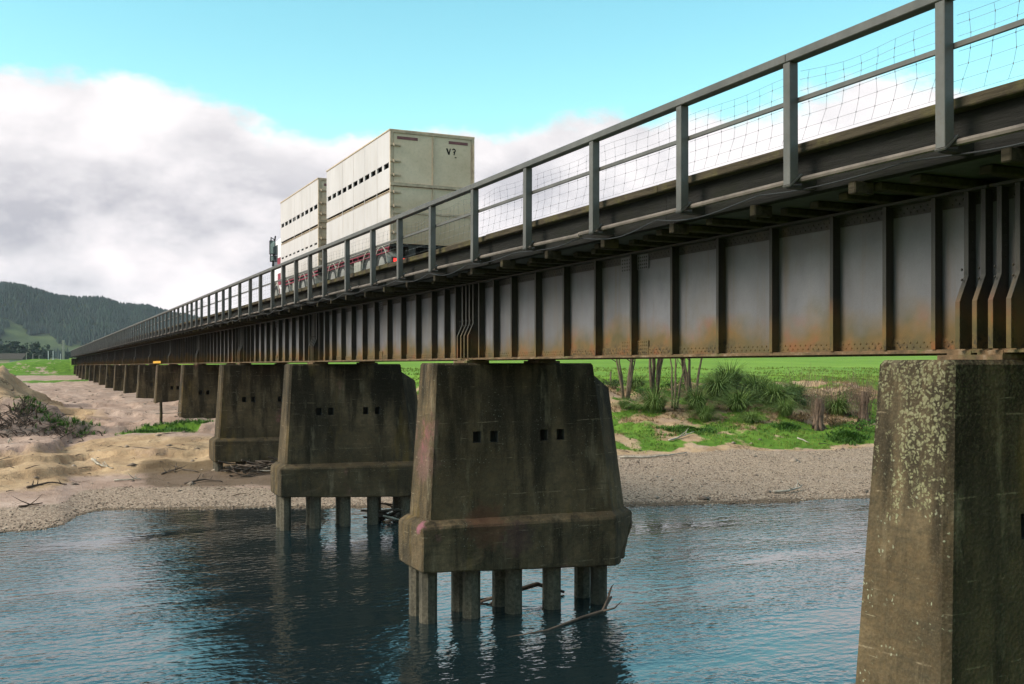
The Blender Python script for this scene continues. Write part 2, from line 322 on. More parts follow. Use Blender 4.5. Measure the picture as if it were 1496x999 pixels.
# truck
m = Mat('cream_panel', .55, .35); c = m.ramp(m.noise(.8, 5, .6, stretch=(1, 1, .4)), (.3, (.43, .385, .375)), (.7, (.52, .47, .465))); c = m.mix(m.ramp(m.noise(3, 5, .7, stretch=(2, 2, .25)), (.5, 0.), (.8, .5)), c, (.34, .265, .19)); m.bump(m.noise(7, 3, .5, stretch=(1, 1, .3)), .15, .01); low = m.math('ADD', m.map(m.z()['Z'], 9.1, 10.5, .6, 0.), m.math('MULTIPLY', m.math('SUBTRACT', m.noise(1.3, 5, .7), .5), .8)); c = m.mix(m.ramp(low, (.25, 0.), (.8, .5)), c, (.33, .26, .19)); M['panel'] = m.col(c)
m = Mat('dusty_rear_panel', .7, .3); c = m.ramp(m.noise(1.1, 6, .65), (.3, (.58, .43, .295)), (.7, (.74, .57, .42))); z = m.z()['Z']; low = m.math('ADD', m.map(z, 9.1, 11.4, .75, 0.), m.math('MULTIPLY', m.math('SUBTRACT', m.noise(1.5, 5, .7), .5), .7)); c = m.mix(m.ramp(low, (.2, 0.), (.8, .8)), c, (.33, .22, .12)); c = m.mix(m.ramp(m.noise(14, 5, .7), (.5, 0.), (.8, .3)), c, (.25, .2, .13)); M['rear'] = m.col(c)
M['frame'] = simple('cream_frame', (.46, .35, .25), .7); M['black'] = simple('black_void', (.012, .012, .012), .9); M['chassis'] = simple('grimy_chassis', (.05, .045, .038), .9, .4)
M['tyre'] = simple('tyre_rubber', (.03, .03, .03), .9); M['rim'] = simple('steel_rim', (.35, .33, .30), .5, .2, 6, .4, .4); M['guard'] = simple('dusty_mudguard', (.33, .31, .27), .7)
M['pink'] = simple('pink_red_paint', (.22, .03, .05), .7); M['white'] = simple('white_cab_paint', (.72, .68, .69), .4, .08); M['maroon'] = simple('maroon_marker_strip', (.20, .08, .08), .6)
m = Mat('tail_lamp', .4); m.b.inputs['Base Color'].default_value = (.7, .02, .02, 1); m.b.inputs['Emission Color'].default_value = (1, .04, .03, 1); m.b.inputs['Emission Strength'].default_value = .7; M['lamp'] = m.m
m = Mat('mirror_glass', .08); m.b.inputs['Base Color'].default_value = (.16, .22, .21, 1); m.b.inputs['Metallic'].default_value = .8; M['mirror'] = m.m
M['glass'] = simple('dark_cab_glass', (.03, .035, .04), .1, .1, 2, .5)

# ------------------------------------------------------------------ terrain
SB = [-700, -60, -20, -4, 0, .9, 1.5, 2.4, 5, 8.6, 22.3, 27.5, 33.1, 60, 120, 700]
SA = [70, 43, 40.3, 40, 39.7, 40.3, 43, 44.3, 43.4, 42.1, 36.4, 35, 34.1, 31, 28, 10]
def shore(x): return np.interp(x, SB, SA)
def height(x, y):
    x = np.asarray(x, float); y = np.asarray(y, float)
    d = y - shore(x) + (fbm(x * .35, y * .35, 3) - .5) * 1.2
    zl = np.interp(d, [-40, -3, 0, 3, 7, 14, 21, 27, 42, 130, 180, 230, 400], [-2.2, -.4, 0, .2, .5, 1.15, 1.95, 2.5, 2.95, 3., 3.3, 4.2, 5])
    zr = np.interp(d, [-40, -3, 0, 1.5, 13.5, 15.5, 22, 28, 33, 45, 100, 230, 500], [-2.2, -.35, 0, .22, .95, 1.6, 2.7, 4.0, 4.5, 4.75, 6.2, 9.5, 14])
    w = sstep(12.5, 20, x)
    z = zl * (1 - w) + zr * w
    land = sstep(0, 4, d)
    # bank relief on the far right, hummocky
    z = z + w * sstep(14, 20, d) * (1 - sstep(30, 60, d)) * (fbm(x * .35, y * .35, 21) - .5) * 1.6
    # sand flats on the left: swells, eroded ledges
    lw = (1 - w) * sstep(3, 12, d) * (1 - sstep(130, 200, d))
    z = z + lw * ((fbm(x * .12, y * .12, 31) - .5) * 1.0 + (fbm(x * .7, y * .7, 37) - .5) * .42 + (fbm(x * 2.2, y * 2.2, 39, 3) - .5) * .12)
    q = d + (fbm(x * .16, y * .16, 41) - .5) * 9 + (fbm(x * .9, y * .9, 43) - .5) * 1.4
    for q0, hh in ((9.5, .22), (13, .34), (17.5, .42), (22, .3), (27, .34), (36, .35)):
        z = z + lw * hh * (sstep(q0, q0 + .35, q) - sstep(q0 + .35, q0 + 7, q))
    fl_ = np.interp(y, [50, 58, 66, 80, 95, 160, 235], [-9, 1.2, 2.42, 3.05, 2.95, 3.0, 3.2]) + (fbm(x * .5, y * .5, 47) - .5) * .3
    z = np.where((y > 50) & (y < 235), np.maximum(z, fl_ - 6 * (1 - sstep(3.5, 7, x) * (1 - sstep(13.5, 17, x)))), z)
    # sand mound on the left
    mx = (x + 4.5) / np.where(x > -4.5, 4.3, 9.0); my = (y - 73.5) / 6.5
    er = (fbm(x * .55, y * .55, 51) - .5) * 1.5 + (fbm(x * 1.8, y * 1.8, 53, 3) - .5) * .5
    mg = np.exp(-(mx**2 + my**2) ** 1.15); z = z + 3.3 * mg * (1 + .35 * er) + mg * (fbm(x * 1.3, y * 1.3, 57) - .5) * 1.3
    # low scrubby bank in front of it
    z = z + 1.0 * np.exp(-(((x + 1.8) / 4.2)**2 + ((y - 64.5) / 2.3)**2) ** 1.5) * (1 + .6 * er)
    # road embankment at the far end of the bridge
    em = sstep(245, 268, y) * sstep(-42, 3, x) * (1 - sstep(19, 60, x))
    z = np.where(em > 0, np.maximum(z, em * (7.2 + (fbm(x*.1, y*.1, 61)-.5)*1.0)), z)
    z = z + sstep(255, 262, y) * np.where((x > 7.9) & (x < 12.5), .3, 0)
    # near bank under the photographer
    zn = np.interp(y, [-400, -20, -3, 1, 8, 14, 22], [5, 4.4, 4.2, 3.8, 1.4, -1, -2.2]) + (fbm(x * .5, y * .5, 71) - .5) * .5
    ne = (1 - sstep(-9, 2.5, y)) * sstep(3.0, 7.4, x) * (1 - sstep(13.4, 22, x)); zn = np.maximum(zn, zn + (7.75 - zn) * ne)
    z = np.where(y < 24, np.maximum(zn, -2.2), z)
    # level valley floor far behind
    z = np.where(y > 330, z * (1 - sstep(330, 600, y)) + 6 * sstep(330, 600, y), z)
    return z
def hz(x, y): return float(height(np.array([x]), np.array([y]))[0])
def axis(parts):
    out = []
    for a, b, n in parts: out += list(np.linspace(a, b, n, endpoint=False))
    return np.array(out + [parts[-1][1]])
gx = axis([(-3000, -300, 12), (-300, -60, 24), (-60, -16, 55), (-16, 60, 300), (60, 120, 60), (120, 400, 30), (400, 3000, 12)])
gy = axis([(-300, -10, 12), (-10, 30, 40), (30, 82, 300), (82, 130, 120), (130, 290, 130), (290, 700, 20), (700, 4500, 12)])
GX, GY = np.meshgrid(gx, gy); GZ = height(GX, GY)
nx, ny = len(gx), len(gy)
idx = np.arange(nx * ny).reshape(ny, nx)
faces = np.stack([idx[:-1, :-1], idx[:-1, 1:], idx[1:, 1:], idx[1:, :-1]], -1).reshape(-1, 4)
me = bpy.data.meshes.new('river_bank'); me.vertices.add(nx * ny)
me.vertices.foreach_set('co', np.stack([GX, GY, GZ], -1).astype(np.float32).ravel())
me.loops.add(faces.size); me.loops.foreach_set('vertex_index', faces.ravel().astype(np.int32))
me.polygons.add(len(faces)); me.polygons.foreach_set('loop_start', np.arange(0, faces.size, 4, dtype=np.int32)); me.polygons.foreach_set('loop_total', np.full(len(faces), 4, np.int32))
me.update(calc_edges=True); me.polygons.foreach_set('use_smooth', [True] * len(me.polygons))
def masks(x, y):
    d = y - shore(x); w = sstep(12.5, 20, x)
    n = fbm(x * .28, y * .28, 81); n2 = fbm(x * .5, y * .5, 85)
    gr = w * sstep(13.6, 14.6, d + (n - .5) * 3) * (.38 + .34 * (1 - sstep(17, 21, d)) + (n2 - .5) * 2.3)
    gr = np.where((w > .5) & (d > 30), np.maximum(gr, sstep(29, 34, d + (n - .5) * 5)), gr)
    em = sstep(236, 247, y) * sstep(-60, -20, x)
    gr = np.maximum(gr, em * (.75 + (n - .5) * 1.2)); gr = np.maximum(gr, sstep(300, 340, y))
    gr = np.maximum(gr, np.exp(-(((x - 7.6 - (y - 66) * .2) / 2.6)**2 + ((y - 62.5) / 1.0)**2)) * 1.3)       # weed patch beside the fifth pier
    gr = np.maximum(gr, np.exp(-(((x + .8) / 2.6)**2 + ((y - 65) / 1.6)**2) ** 2) * (-.1 + (n2 - .5)))
    gr = np.maximum(gr, .8 * np.exp(-(((x - 4) / 9)**2 + ((y - 190) / 14)**2)))
    gr = np.where(y < 20, .8, gr)
    gv = (1 - w) * sstep(-3, 0, d) * (1 - sstep(3.5, 6, d + (n - .5) * 3)) + w * sstep(-3, 0, d) * (1 - sstep(12.5, 14.5, d + (n - .5) * 2))
    wet = (1 - sstep(.0, .9, d)) + (1 - w) * .95 * sstep(2.5, 6, x) * sstep(3.5, 6, d) * (1 - sstep(9.5, 12, d)) 
    tan = (1 - w) * (.12 + .55 * (1 - sstep(15, 20, d)) * sstep(6, 10, d) + 1.3 * np.exp(-(((x + 5) / 9)**2 + ((y - 73) / 8)**2) ** 2)) + w * .6
    field = w * sstep(31, 40, d)
    return gr, gv, wet, tan, field
for nm, v in zip(('grass', 'gravel', 'wet', 'tan', 'field'), masks(GX, GY)):
    a = me.attributes.new(nm, 'FLOAT', 'POINT'); a.data.foreach_set('value', np.clip(v, 0, 1).astype(np.float32).ravel())
me.materials.append(M['ground'])
tag(link('river_bank', me), kind='structure')
wb = MB(); wb.add([(-700, -30, 0), (700, -30, 0), (700, 75, 0), (-700, 75, 0)], [(0, 1, 2, 3)])
tag(wb.build('river', M['water']), kind='structure')

# hills behind, far left
def hillh(x, y):                    # ridge about 2.7 km away
    t = (y - 2080) / 620
    ridge = np.interp(x, [-2500, -1200, -500, -250, -76, -30, 37, 93, 150, 190, 250, 302, 450, 800, 1600, 2500], [120, 150, 175, 195, 186, 180, 161, 156, 160, 145, 141, 126, 100, 62, 36, 20])
    prof = sstep(0, 1, t) * (1 - .75 * sstep(1.05, 2.2, t)); n = fbm(x * .006, y * .006, 91, 5) - .5
    return 3 + ridge * prof * (1 + .05 * n) + 60 * n * sstep(0, .5, t) * (1 - sstep(.75, .95, t))
hx = np.linspace(-1700, 2500, 160); hy = np.linspace(2040, 3700, 80); HX, HY = np.meshgrid(hx, hy); HZ = hillh(HX, HY)
hb = MB(); hb.v = [tuple(p) for p in np.stack([HX, HY, HZ], -1).reshape(-1, 3)]; hn = len(hx)
hb.f = [(j*hn+i, j*hn+i+1, (j+1)*hn+i+1, (j+1)*hn+i) for j in range(len(hy)-1) for i in range(hn-1)]; hb.m = [0] * len(hb.f)
tag(hb.build('hills', M['hill'], smooth=True), kind='structure')
def cones(mb, x, y, z, h, r, n=6):
    ph = random.random() * 6; vs = [(x + r * math.cos(ph + k*6.283/n) * random.uniform(.7, 1.15), y + r * math.sin(ph + k*6.283/n) * random.uniform(.7, 1.15), z + h * .12) for k in range(n)]
    mb.add(vs + [(x + random.uniform(-.1, .1) * r, y, z + h)], [(k, (k+1) % n, n) for k in range(n)])
fb = MB()
N = 26000; px = np.random.uniform(-420, 900, N); py = np.random.uniform(2110, 2740, N); t = (py - 2080) / 620
pat = fbm(px * .009, py * .006, 101, 4); line = .62 - .0013 * (px + 76)                  # pasture low on the left
keep = (t > line + (pat - .5) * .5) | (pat > .54)
zz = hillh(px, py)
for x, y, z, k in zip(px, py, zz, keep):
    if k: h = random.uniform(9, 17); cones(fb, x, y, z, h, h * random.uniform(.22, .34))
tag(fb.build('pine_forest', M['pine']), 'dark pine forest covering the ridge of the far hills', 'forest', kind='stuff')

# ------------------------------------------------------------------ piers
SPAN, C0, NP = 14.4, 7.86, 18
PT = 5.86
def pier_meshes(chip, conc):
    """local origin on the pier's middle line, z in world metres"""
    XL0, XR0, XL1, XR1, T0, T1, ZL = 8.2, 12.28, 7.98, 12.74, .50, .64, 2.33        # top and ledge level
    N0, N1 = .66, .72                                                        # cutwater length
    def lr(z): k = (PT - z) / (PT - ZL); return XL0 + (XL1-XL0)*k, XR0 + (XR1-XR0)*k, T0 + (T1-T0)*k
    mb = MB()
    us = [0.0]; holes = []
    hx_ = [9.21, 9.64, 10.93, 11.37]
    xs_rel = []
    zs = [2.08, 2.8, 3.4, 4.03, 4.29, 4.9, 5.4, PT - .05]
    hz0, hz1 = 4.03, 4.29
    bev = .07
    for sgn in (-1, 1):
        # broad face as a grid with four pockets
        grid = []
        for z in zs:
            l, r, t = lr(z); l += bev; row = [l]
            for h in hx_: row += [h - .10, h + .10]
            row += [r]; grid.append([(x, sgn * t, z) for x in row])
        o = len(mb.v); nc = len(grid[0]); mb.v += [p for row in grid for p in row]
        for j in range(len(zs) - 1):
            for i in range(nc - 1):
                hole = abs(zs[j] - hz0) < 1e-6 and i in (1, 3, 5, 7)
                q = (o + j*nc+i, o + j*nc+i+1, o + (j+1)*nc+i+1, o + (j+1)*nc+i)
                if hole:
                    mb.mi = 1; p = [mb.v[k] for k in q]; dd = -sgn * .25
                    b = [(a[0], a[1] + dd, a[2]) for a in p]
                    mb.add(list(p) + b, [(0, 1, 5, 4), (1, 2, 6, 5), (2, 3, 7, 6), (3, 0, 4, 7), (4, 5, 6, 7)]); mb.mi = 0
                else: mb.f.append(q if sgn < 0 else q[::-1]); mb.m.append(0)
    # left end with chamfered arrises, top and right end
    for j in range(len(zs) - 1):
        z0, z1 = zs[j], zs[j+1]; l0, r0, t0 = lr(z0); l1, r1, t1 = lr(z1)
        a = [(l0+bev, -t0), (l0, -t0+bev), (l0, t0-bev), (l0+bev, t0)]; b = [(l1+bev, -t1), (l1, -t1+bev), (l1, t1-bev), (l1+bev, t1)]
        for i in range(3): mb.add([(*a[i], z0), (*a[i+1], z0), (*b[i+1], z1), (*b[i], z1)], [(3, 2, 1, 0)])
        mb.add([(r0, -t0, z0), (r0, t0, z0), (r1, t1, z1), (r1, -t1, z1)], [(0, 1, 2, 3)])
    l, r, t = lr(PT - .05)
    ring = [(l+bev, -t), (r, -t), (r, t), (l+bev, t), (l, t-bev), (l, -t+bev)]
    cx, cy = (l + r) / 2, 0
    mb.loft([[(x, y, PT-.05) for x, y in ring], [(cx+(x-cx)*.985, y*.92, PT) for x, y in ring]])
    shaft = mb.mesh('shaft', [conc, M['hollow']])
    # cutwater nose on the upstream end with a sloping top
    nb = MB(); zt = PT - .28
    zb_ = 2.08; l0, r0, t0 = lr(zb_); l1, r1, t1 = lr(zt); l2, r2, t2 = lr(PT - .62)
    nb.add([(r0-.02, -t0+.003, zb_), (r0+N1, 0, zb_), (r0-.02, t0-.003, zb_), (r1-.02, -t1+.003, zt), (r2+N0, 0, PT-.62), (r1-.02, t1-.003, zt)],
           [(0, 1, 4, 3), (1, 2, 5, 4), (3, 4, 5), (2, 1, 0)])
    nose = nb.mesh('cutwater', conc)
    # footing: bevelled block, knocked-about edges
    fm = bmesh.new()
    prof = [(-.86, 1.22, 0), (-.86, 2.22, 0), (-.64, 2.34, .16)]
    pl = [(7.76, -.88), (12.72, -.88), (13.72, 0), (12.72, .8), (7.76, .74)]
    pu = [(7.95, -.66), (12.74, -.66), (13.46, 0), (12.74, .66), (7.95, .66)]
    rings = [[fm.verts.new((x, y, z)) for x, y in p] for p, z in ((pl, 1.22), (pl, 2.20), (pu, 2.34))]
    for k in range(2):
        for i in range(5): fm.faces.new((rings[k][i], rings[k][(i+1) % 5], rings[k+1][(i+1) % 5], rings[k+1][i]))
    fm.faces.new(rings[0][::-1]); fm.faces.new(rings[2])
    bmesh.ops.bevel(fm, geom=list(fm.edges), offset=.035, segments=1, affect='EDGES')
    bmesh.ops.triangulate(fm, faces=[f for f in fm.faces if len(f.verts) > 4])
    bmesh.ops.subdivide_edges(fm, edges=[e for e in fm.edges if e.calc_length() > .5], cuts=9, use_grid_fill=True)
    bmesh.ops.subdivide_edges(fm, edges=[e for e in fm.edges if e.calc_length() > .3], cuts=1, use_grid_fill=True)
    for v in fm.verts:
        x, y, z = v.co; n = float(fbm(np.array([x*3+y]), np.array([z*3+y*2]), 5, 3)[0]) - .5
        v.co += Vector((n * .05, n * .05 * (1 if y > 0 else -1), n * .03 - (x - 7.6) / 5.1 * (.25 - .19 * min(1, (z - 1.22) / .98))))
        if chip and x > 12.5 and y < .75:                                             # broken upstream corner
            for cx_, cy_, cz_, rr in ((13.55, -.1, 1.72, .26), (13.3, -.35, 1.28, .38), (13.75, .0, 1.3, .45)):
                q = Vector((x - cx_, y - cy_, z - cz_)); dl = q.length
                if dl < rr: v.co += Vector((-.55, .35, .12)) * (rr - dl) * (.8 + n)
    fme = bpy.data.meshes.new('footing'); fm.to_mesh(fme); fm.free(); fme.materials.append(conc)
    return shaft, nose, fme
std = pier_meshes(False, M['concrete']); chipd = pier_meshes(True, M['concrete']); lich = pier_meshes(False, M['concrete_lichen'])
pm = MB(); w_ = .185; oc = [(w_, -w_*.45), (w_, w_*.45), (w_*.45, w_), (-w_*.45, w_), (-w_, w_*.45), (-w_, -w_*.45), (-w_*.45, -w_), (w_*.45, -w_)]
pm.loft([[(x*(1+.02*(k % 2)), y*(1+.02*(k % 2)), -2.5 + k*.75) for x, y in oc] for k in range(6)]); pile_me = pm.mesh('pile', M['pile'])
bs = MB(); bs.box(-.28, .28, -.42, .42, PT - .002, PT + .055); bs.box(-.2, .2, -.36, -.04, PT + .052, PT + .10); bs.box(-.2, .2, .04, .36, PT + .052, PT + .10); bear_me = bs.mesh('bearing_plate', M['flange'])
ORD = ['first', 'second', 'third', 'fourth', 'fifth', 'sixth', 'seventh', 'eighth', 'ninth', 'tenth', 'eleventh', 'twelfth', 'thirteenth', 'fourteenth', 'fifteenth', 'sixteenth', 'seventeenth', 'eighteenth']
PL = ['nearest concrete pier at the right edge, blotched with pale lichen on its end', 'concrete pier standing mid river on exposed piles with a broken footing corner',
      'concrete pier on bare piles at the edge of the gravel shore', 'concrete pier on the sand with driftwood heaped under its footing', 'concrete pier beside the green weed patch and wooden stake']
for i in range(NP):
    y = C0 + SPAN * i
    p = empty('bridge_pier', (0, y, 0))
    tag(p, PL[i] if i < 5 else '%s concrete bridge pier counted from the nearest, standing in sand' % ORD[i], 'pier', 'row of concrete piers under the bridge')
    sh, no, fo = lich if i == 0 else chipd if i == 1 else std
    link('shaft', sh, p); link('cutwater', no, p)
    if i < 6:
        link('footing', fo, p)
        if i < 4:
            for yy, xs in ((-.40, (8.05, 9.12, 10.22, 11.22, 12.5)), (.38, (8.08, 9.15, 10.25, 11.6, 12.5))):
                for xx in xs: link('pile', pile_me, p, (xx + random.uniform(-.03, .03), yy, 0), random.uniform(-.1, .1))
    for gx_ in (9.3, 11.15): link('bearing_plate', bear_me, p, (gx_, 0, 0))

# ------------------------------------------------------------------ bridge superstructure
bridge = empty('girder_bridge', (10.2, 0, 0)); bridge.location = (0, 0, 0)
tag(bridge, 'long narrow steel plate girder road bridge crossing the river on concrete piers', 'bridge')
GB, GT, GX0 = 5.965, 7.68, 9.30                    # girder bottom, top, web plane
YEND = 262.0
STIF = [.77, 1.50, 2.39, 3.57, 4.78, 5.99, 7.21, 8.43, 9.64, 10.85, 12.0, 12.93, 13.74]
wm_ = MB(); wm_.box(-.008, .008, .02, SPAN - .02, GB, GT); web_me = wm_.mesh('web', M['web'])
fl = MB(); fl.box(-.19, .19, .015, SPAN - .015, GB - .028, GB); fl.box(-.15, -.008, .02, SPAN - .02, GB, GB + .014); fl.box(.008, .15, .02, SPAN - .02, GB, GB + .014); flange_me = fl.mesh('bottom_flange', M['flange'])
ft = MB(); ft.box(-.19, .19, .015, SPAN - .015, GT, GT + .03); ft.box(-.022, -.009, .02, SPAN - .02, GT - .13, GT); topf_me = ft.mesh('top_flange', M['steel'])
an = MB(); an.box(-.022, -.0085, .02, SPAN - .02, GB + .014, GB + .15); angle_me = an.mesh('flange_angle', M['web'])
st = MB(); st.box(-.17, -.009, -.007, .007, GB + .015, GT - .002); st.box(-.024, -.009, .007, .095, GB + .152, GT - .135); st.box(-.17, -.158, -.05, -.007, GB + .016, GT - .004); st_me = st.mesh('stiffener', M['steel'])
bst = MB()
bst.loft([[(x, y_, z) for x, z in ((-.009, GB + .015), (-.30, GB + .015), (-.30, GB + .52), (-.17, GB + .80), (-.17, GT - .002), (-.009, GT - .002))] for y_ in (-.008, .008)])
bst.loft([[(x, y_, z) for x, z in ((-.286, GB + .015), (-.30, GB + .015), (-.30, GB + .52), (-.17, GB + .80), (-.17, GT - .004), (-.156, GT - .004), (-.156, GB + .79), (-.286, GB + .51))] for y_ in (-.05, -.008)])
bst_me = bst.mesh('bearing_stiffener', M['steel'])
spl = MB(); spl.box(-.032, -.0225, -.36, -.008, GB + .02, GB + .26); spl.box(-.032, -.0225, .10, .52, GB + .02, GB + .26); spl.box(-.032, -.0225, -.36, -.008, GT - .26, GT - .01); spl.box(-.032, -.0225, .10, .52, GT - .26, GT - .01); spl.box(-.030, -.0245, .008, .20, GB + .262, GT - .262)
spl_me = spl.mesh('splice_plate', M['web'])
def rivet(mb, x, y, z, r=.017, ax=0):
    n = 6; o = [(-.0, r, 0)]
    if ax == 0: mb.add([(x, y + r*math.cos(k*1.0472), z + r*math.sin(k*1.0472)) for k in range(n)] + [(x - r*.55, y + r*.6*math.cos(k*1.0472), z + r*.6*math.sin(k*1.0472)) for k in range(n)], [(k, k+n, (k+1) % n + n, (k+1) % n) for k in range(n)] + [tuple(range(n, 2*n))])
    else: mb.add([(x + r*math.cos(k*1.0472), y, z + r*math.sin(k*1.0472)) for k in range(n)] + [(x + r*.6*math.cos(k*1.0472), y - r*.55, z + r*.6*math.sin(k*1.0472)) for k in range(n)], [(k, (k+1) % n, (k+1) % n + n, k+n) for k in range(n)] + [tuple(range(2*n-1, n-1, -1))])
rv = MB()
for k in range(int((SPAN - .1) / .10)):
    y = .07 + k * .10; rivet(rv, -.022, y, GB + .055); rivet(rv, -.022, y + .05, GB + .105); rivet(rv, -.022, y, GT - .045); rivet(rv, -.022, y + .05, GT - .095)
for so in STIF:
    for k in range(13): rivet(rv, -.024, so + .052, GB + .2 + k * .10)
for so in (7.21,):
    for sg, (a, b) in ((-1, (-.34, -.03)), (1, (.12, .50))):
        for zz_ in (GB + .06, GB + .12, GB + .18, GB + .235, GT - .235, GT - .18, GT - .12, GT - .06):
            for k in range(5): rivet(rv, -.032, so + a + (b - a) * (k + .5) / 5, zz_)
    for k in range(11): rivet(rv, -.030, so + .13, GB + .3 + k * .09); rivet(rv, -.030, so + .17, GB + .345 + k * .09)
for k in range(13):
    for dy in (-.32, -.10, .10, .32): rivet(rv, -.06 if k > 7 else -.22, -.008 + dy + SPAN if dy < 0 else dy - .008, GB + .1 + k * .11, .017, 1)
rivet_me = rv.mesh('rivets', M['steel'])
rg = MB(); rg.box(-.008, .008, .02, SPAN - .02, GB, GT); rg.box(-.19, .19, .015, SPAN - .015, GB - .028, GB); rg.box(-.19, .19, .015, SPAN - .015, GT, GT + .03)
for so in STIF: rg.box(.009, .17, so, so + .014, GB + .002, GT - .002)
rg_me = rg.mesh('inner_girder', M['steel'])
br = MB()
for so in (.35, 4.6, 9.5, 14.05):
    br.box(.02, 1.83, so - .03, so + .03, GB + .05, GB + .13); br.box(.02, 1.83, so - .03, so + .03, GT - .15, GT - .07)
    br.tube([(.03, so, GB + .12), (1.82, so, GT - .13)], .03, 4); br.tube([(.03, so + .07, GT - .13), (1.82, so + .07, GB + .12)], .03, 4)
br_me = br.mesh('cross_bracing', M['steel'])
i = 0
for i in range(-1, NP):
    y = C0 - .17 + SPAN * i
    g = link('girder', web_me, bridge, (GX0, y, 0))
    if y + SPAN > YEND: pass
    link('bottom_flange', flange_me, g); link('top_flange', topf_me, g); link('flange_angle', angle_me, g)
    for so in STIF: link('stiffener', st_me, g, (0, so, 0))
    for so in (.10, .32, SPAN - .32, SPAN - .10): link('bearing_stiffener', bst_me, g, (0, so, 0))
    if i < 6: link('splice_plate', spl_me, g, (0, 7.21, 0))
    if i < 4: tag(link('rivets', rivet_me, g), kind='stuff')
    link('inner_girder', rg_me, bridge, (11.15, y, 0)); link('cross_bracing', br_me, bridge, (GX0, y, 0))
Y0 = -6.0
db = MB(); db.box(8.3, 12.15, Y0, YEND + 4, 7.80, 8.06); db.build('deck', M['deck'], bridge)
# fascia beam and kerb timbers, outer (left) side then far side, in lengths
y = Y0; k = 0
while y < YEND:
    L = 6.1 if y + 6.1 < YEND else YEND - y
    kb = MB(); zj = random.uniform(-.012, .012); kb.box(7.99, 8.30, y + .006, y + L - .006, 8.245 + zj, 8.355 + zj); kb.build('kerb', M['kerb'], bridge, bevel=.012)
    kb = MB(); kb.box(8.14, 8.28, y + .004, y + L - .004, 7.80, 8.242 + zj - .0); kb.build('fascia_beam', M['fascia'], bridge)
    kb = MB(); kb.box(12.18, 12.42, y + .006, y + L - .006, 8.0, 8.42 + zj); kb.build('kerb', M['kerb'], bridge)
    y += L
# timber transoms across the girders, their ends poking out at uneven lengths
trm = MB(); trm.box(0, 4.6, -.075, .075, 7.713, 7.796); tr_me = trm.mesh('transom', M['transom'], bevel=.01)
tem = MB(); tem.box(0, .28, -.055, .055, 7.66, 7.797); te_me = tem.mesh('timber_end', M['transom'], bevel=.012)
y = Y0; far_t = MB(); k = 0
while y < YEND:
    x0 = random.choice((8.3, 8.34, 8.45, 8.6)) + random.uniform(-.03, .03)
    if k < 190:
        o = link('transom', tr_me, bridge, (x0, y, random.uniform(-.012, .008))); 
    else: far_t.box(x0, x0 + 4.4, y - .075, y + .075, 7.713, 7.796)
    if k % 3 == 0 and y < 110: link('timber_end', te_me, bridge, (random.choice((7.99, 8.02, 8.05, 8.1)), y + random.uniform(-.1, .1), 0))
    y += random.uniform(.52, .7); k += 1
tag(far_t.build('far_transoms', M['transom'], bridge), kind='stuff')
sr = MB(); sr.box(9.05, 9.25, Y0, YEND, 7.533 - .1, 7.53); 
# yellow board along the lower girder between the sixth and seventh piers
yb = MB(); yb.box(8.98, 9.02, 84.6, 90.2, 5.99, 6.17); yb.build('yellow_board', M['yellow'], bridge)

# ------------------------------------------------------------------ railing
rail = empty('bridge_railing'); tag(rail, 'grey steel post and rail fence with wire netting along the bridge edge', 'railing')
PA = [7.14, 9.32, 11.48, 13.85, 16.21, 18.59, 20.95, 23.11, 25.23, 27.6, 30.01, 31.81, 33.67, 35.57, 37.35, 39.56, 41.58, 43.91, 46.28, 48.03, 49.98, 52.29, 54.71, 56.57, 58.42, 60.21, 62.08]
PA = [.55, 2.75, 4.95] + PA
while PA[-1] < YEND - 2: PA.append(PA[-1] + random.choice((1.85, 1.95, 2.3, 2.1)))
FX = 7.75                                            # outer face of the posts
pb = MB(); pb.loft([[(0, -.115, .0), (.125, -.115, .10), (.125, 0, .10), (0, 0, .0)], [(0, -.115, 1.393), (.125, -.115, 1.393), (.125, 0, 1.393), (0, 0, 1.393)]]); post_me = pb.mesh('post', M['rail'], bevel=.006)
bb = MB(); bb.loft([[(-.006, -.122, 7.842), (-.006, .008, 7.842), (.006, .008, 7.828), (.006, -.122, 7.828)], [(.17, -.122, 7.985), (.17, .008, 7.985), (.182, .008, 7.971), (.182, -.122, 7.971)]]); mitre_me = bb.mesh('mitre_plate', M['rail'])
bb = MB(); bb.box(.18, .385, -.11, -.005, 7.85, 7.96); bb.box(.04, .55, -.113, .0, 7.82, 7.849); out_me = bb.mesh('outrigger', M['steel'])
for y in PA:
    link('post', post_me, rail, (FX, y, 7.85), 0).rotation_euler = (random.uniform(-.012, .012), 0, 0)
    if y < 130: link('mitre_plate', mitre_me, rail, (FX, y, 0)); link('outrigger', out_me, rail, (FX, y, 0))
k = 0
while k < len(PA) - 1:
    j = min(k + 4, len(PA) - 1); y0, y1 = PA[k] - .05, PA[j] - .05
    tb = MB(); tb.box(FX - .012, FX + .133, y0 + .004, y1 - .004, 9.245, 9.345); tb.build('top_rail', M['rail'], rail, bevel=.008)
    tb = MB(); tb.box(FX + .128, FX + .165, y0 + .004, y1 - .004, 8.80, 8.85); tb.build('middle_rail', M['rail'], rail)
    k = j
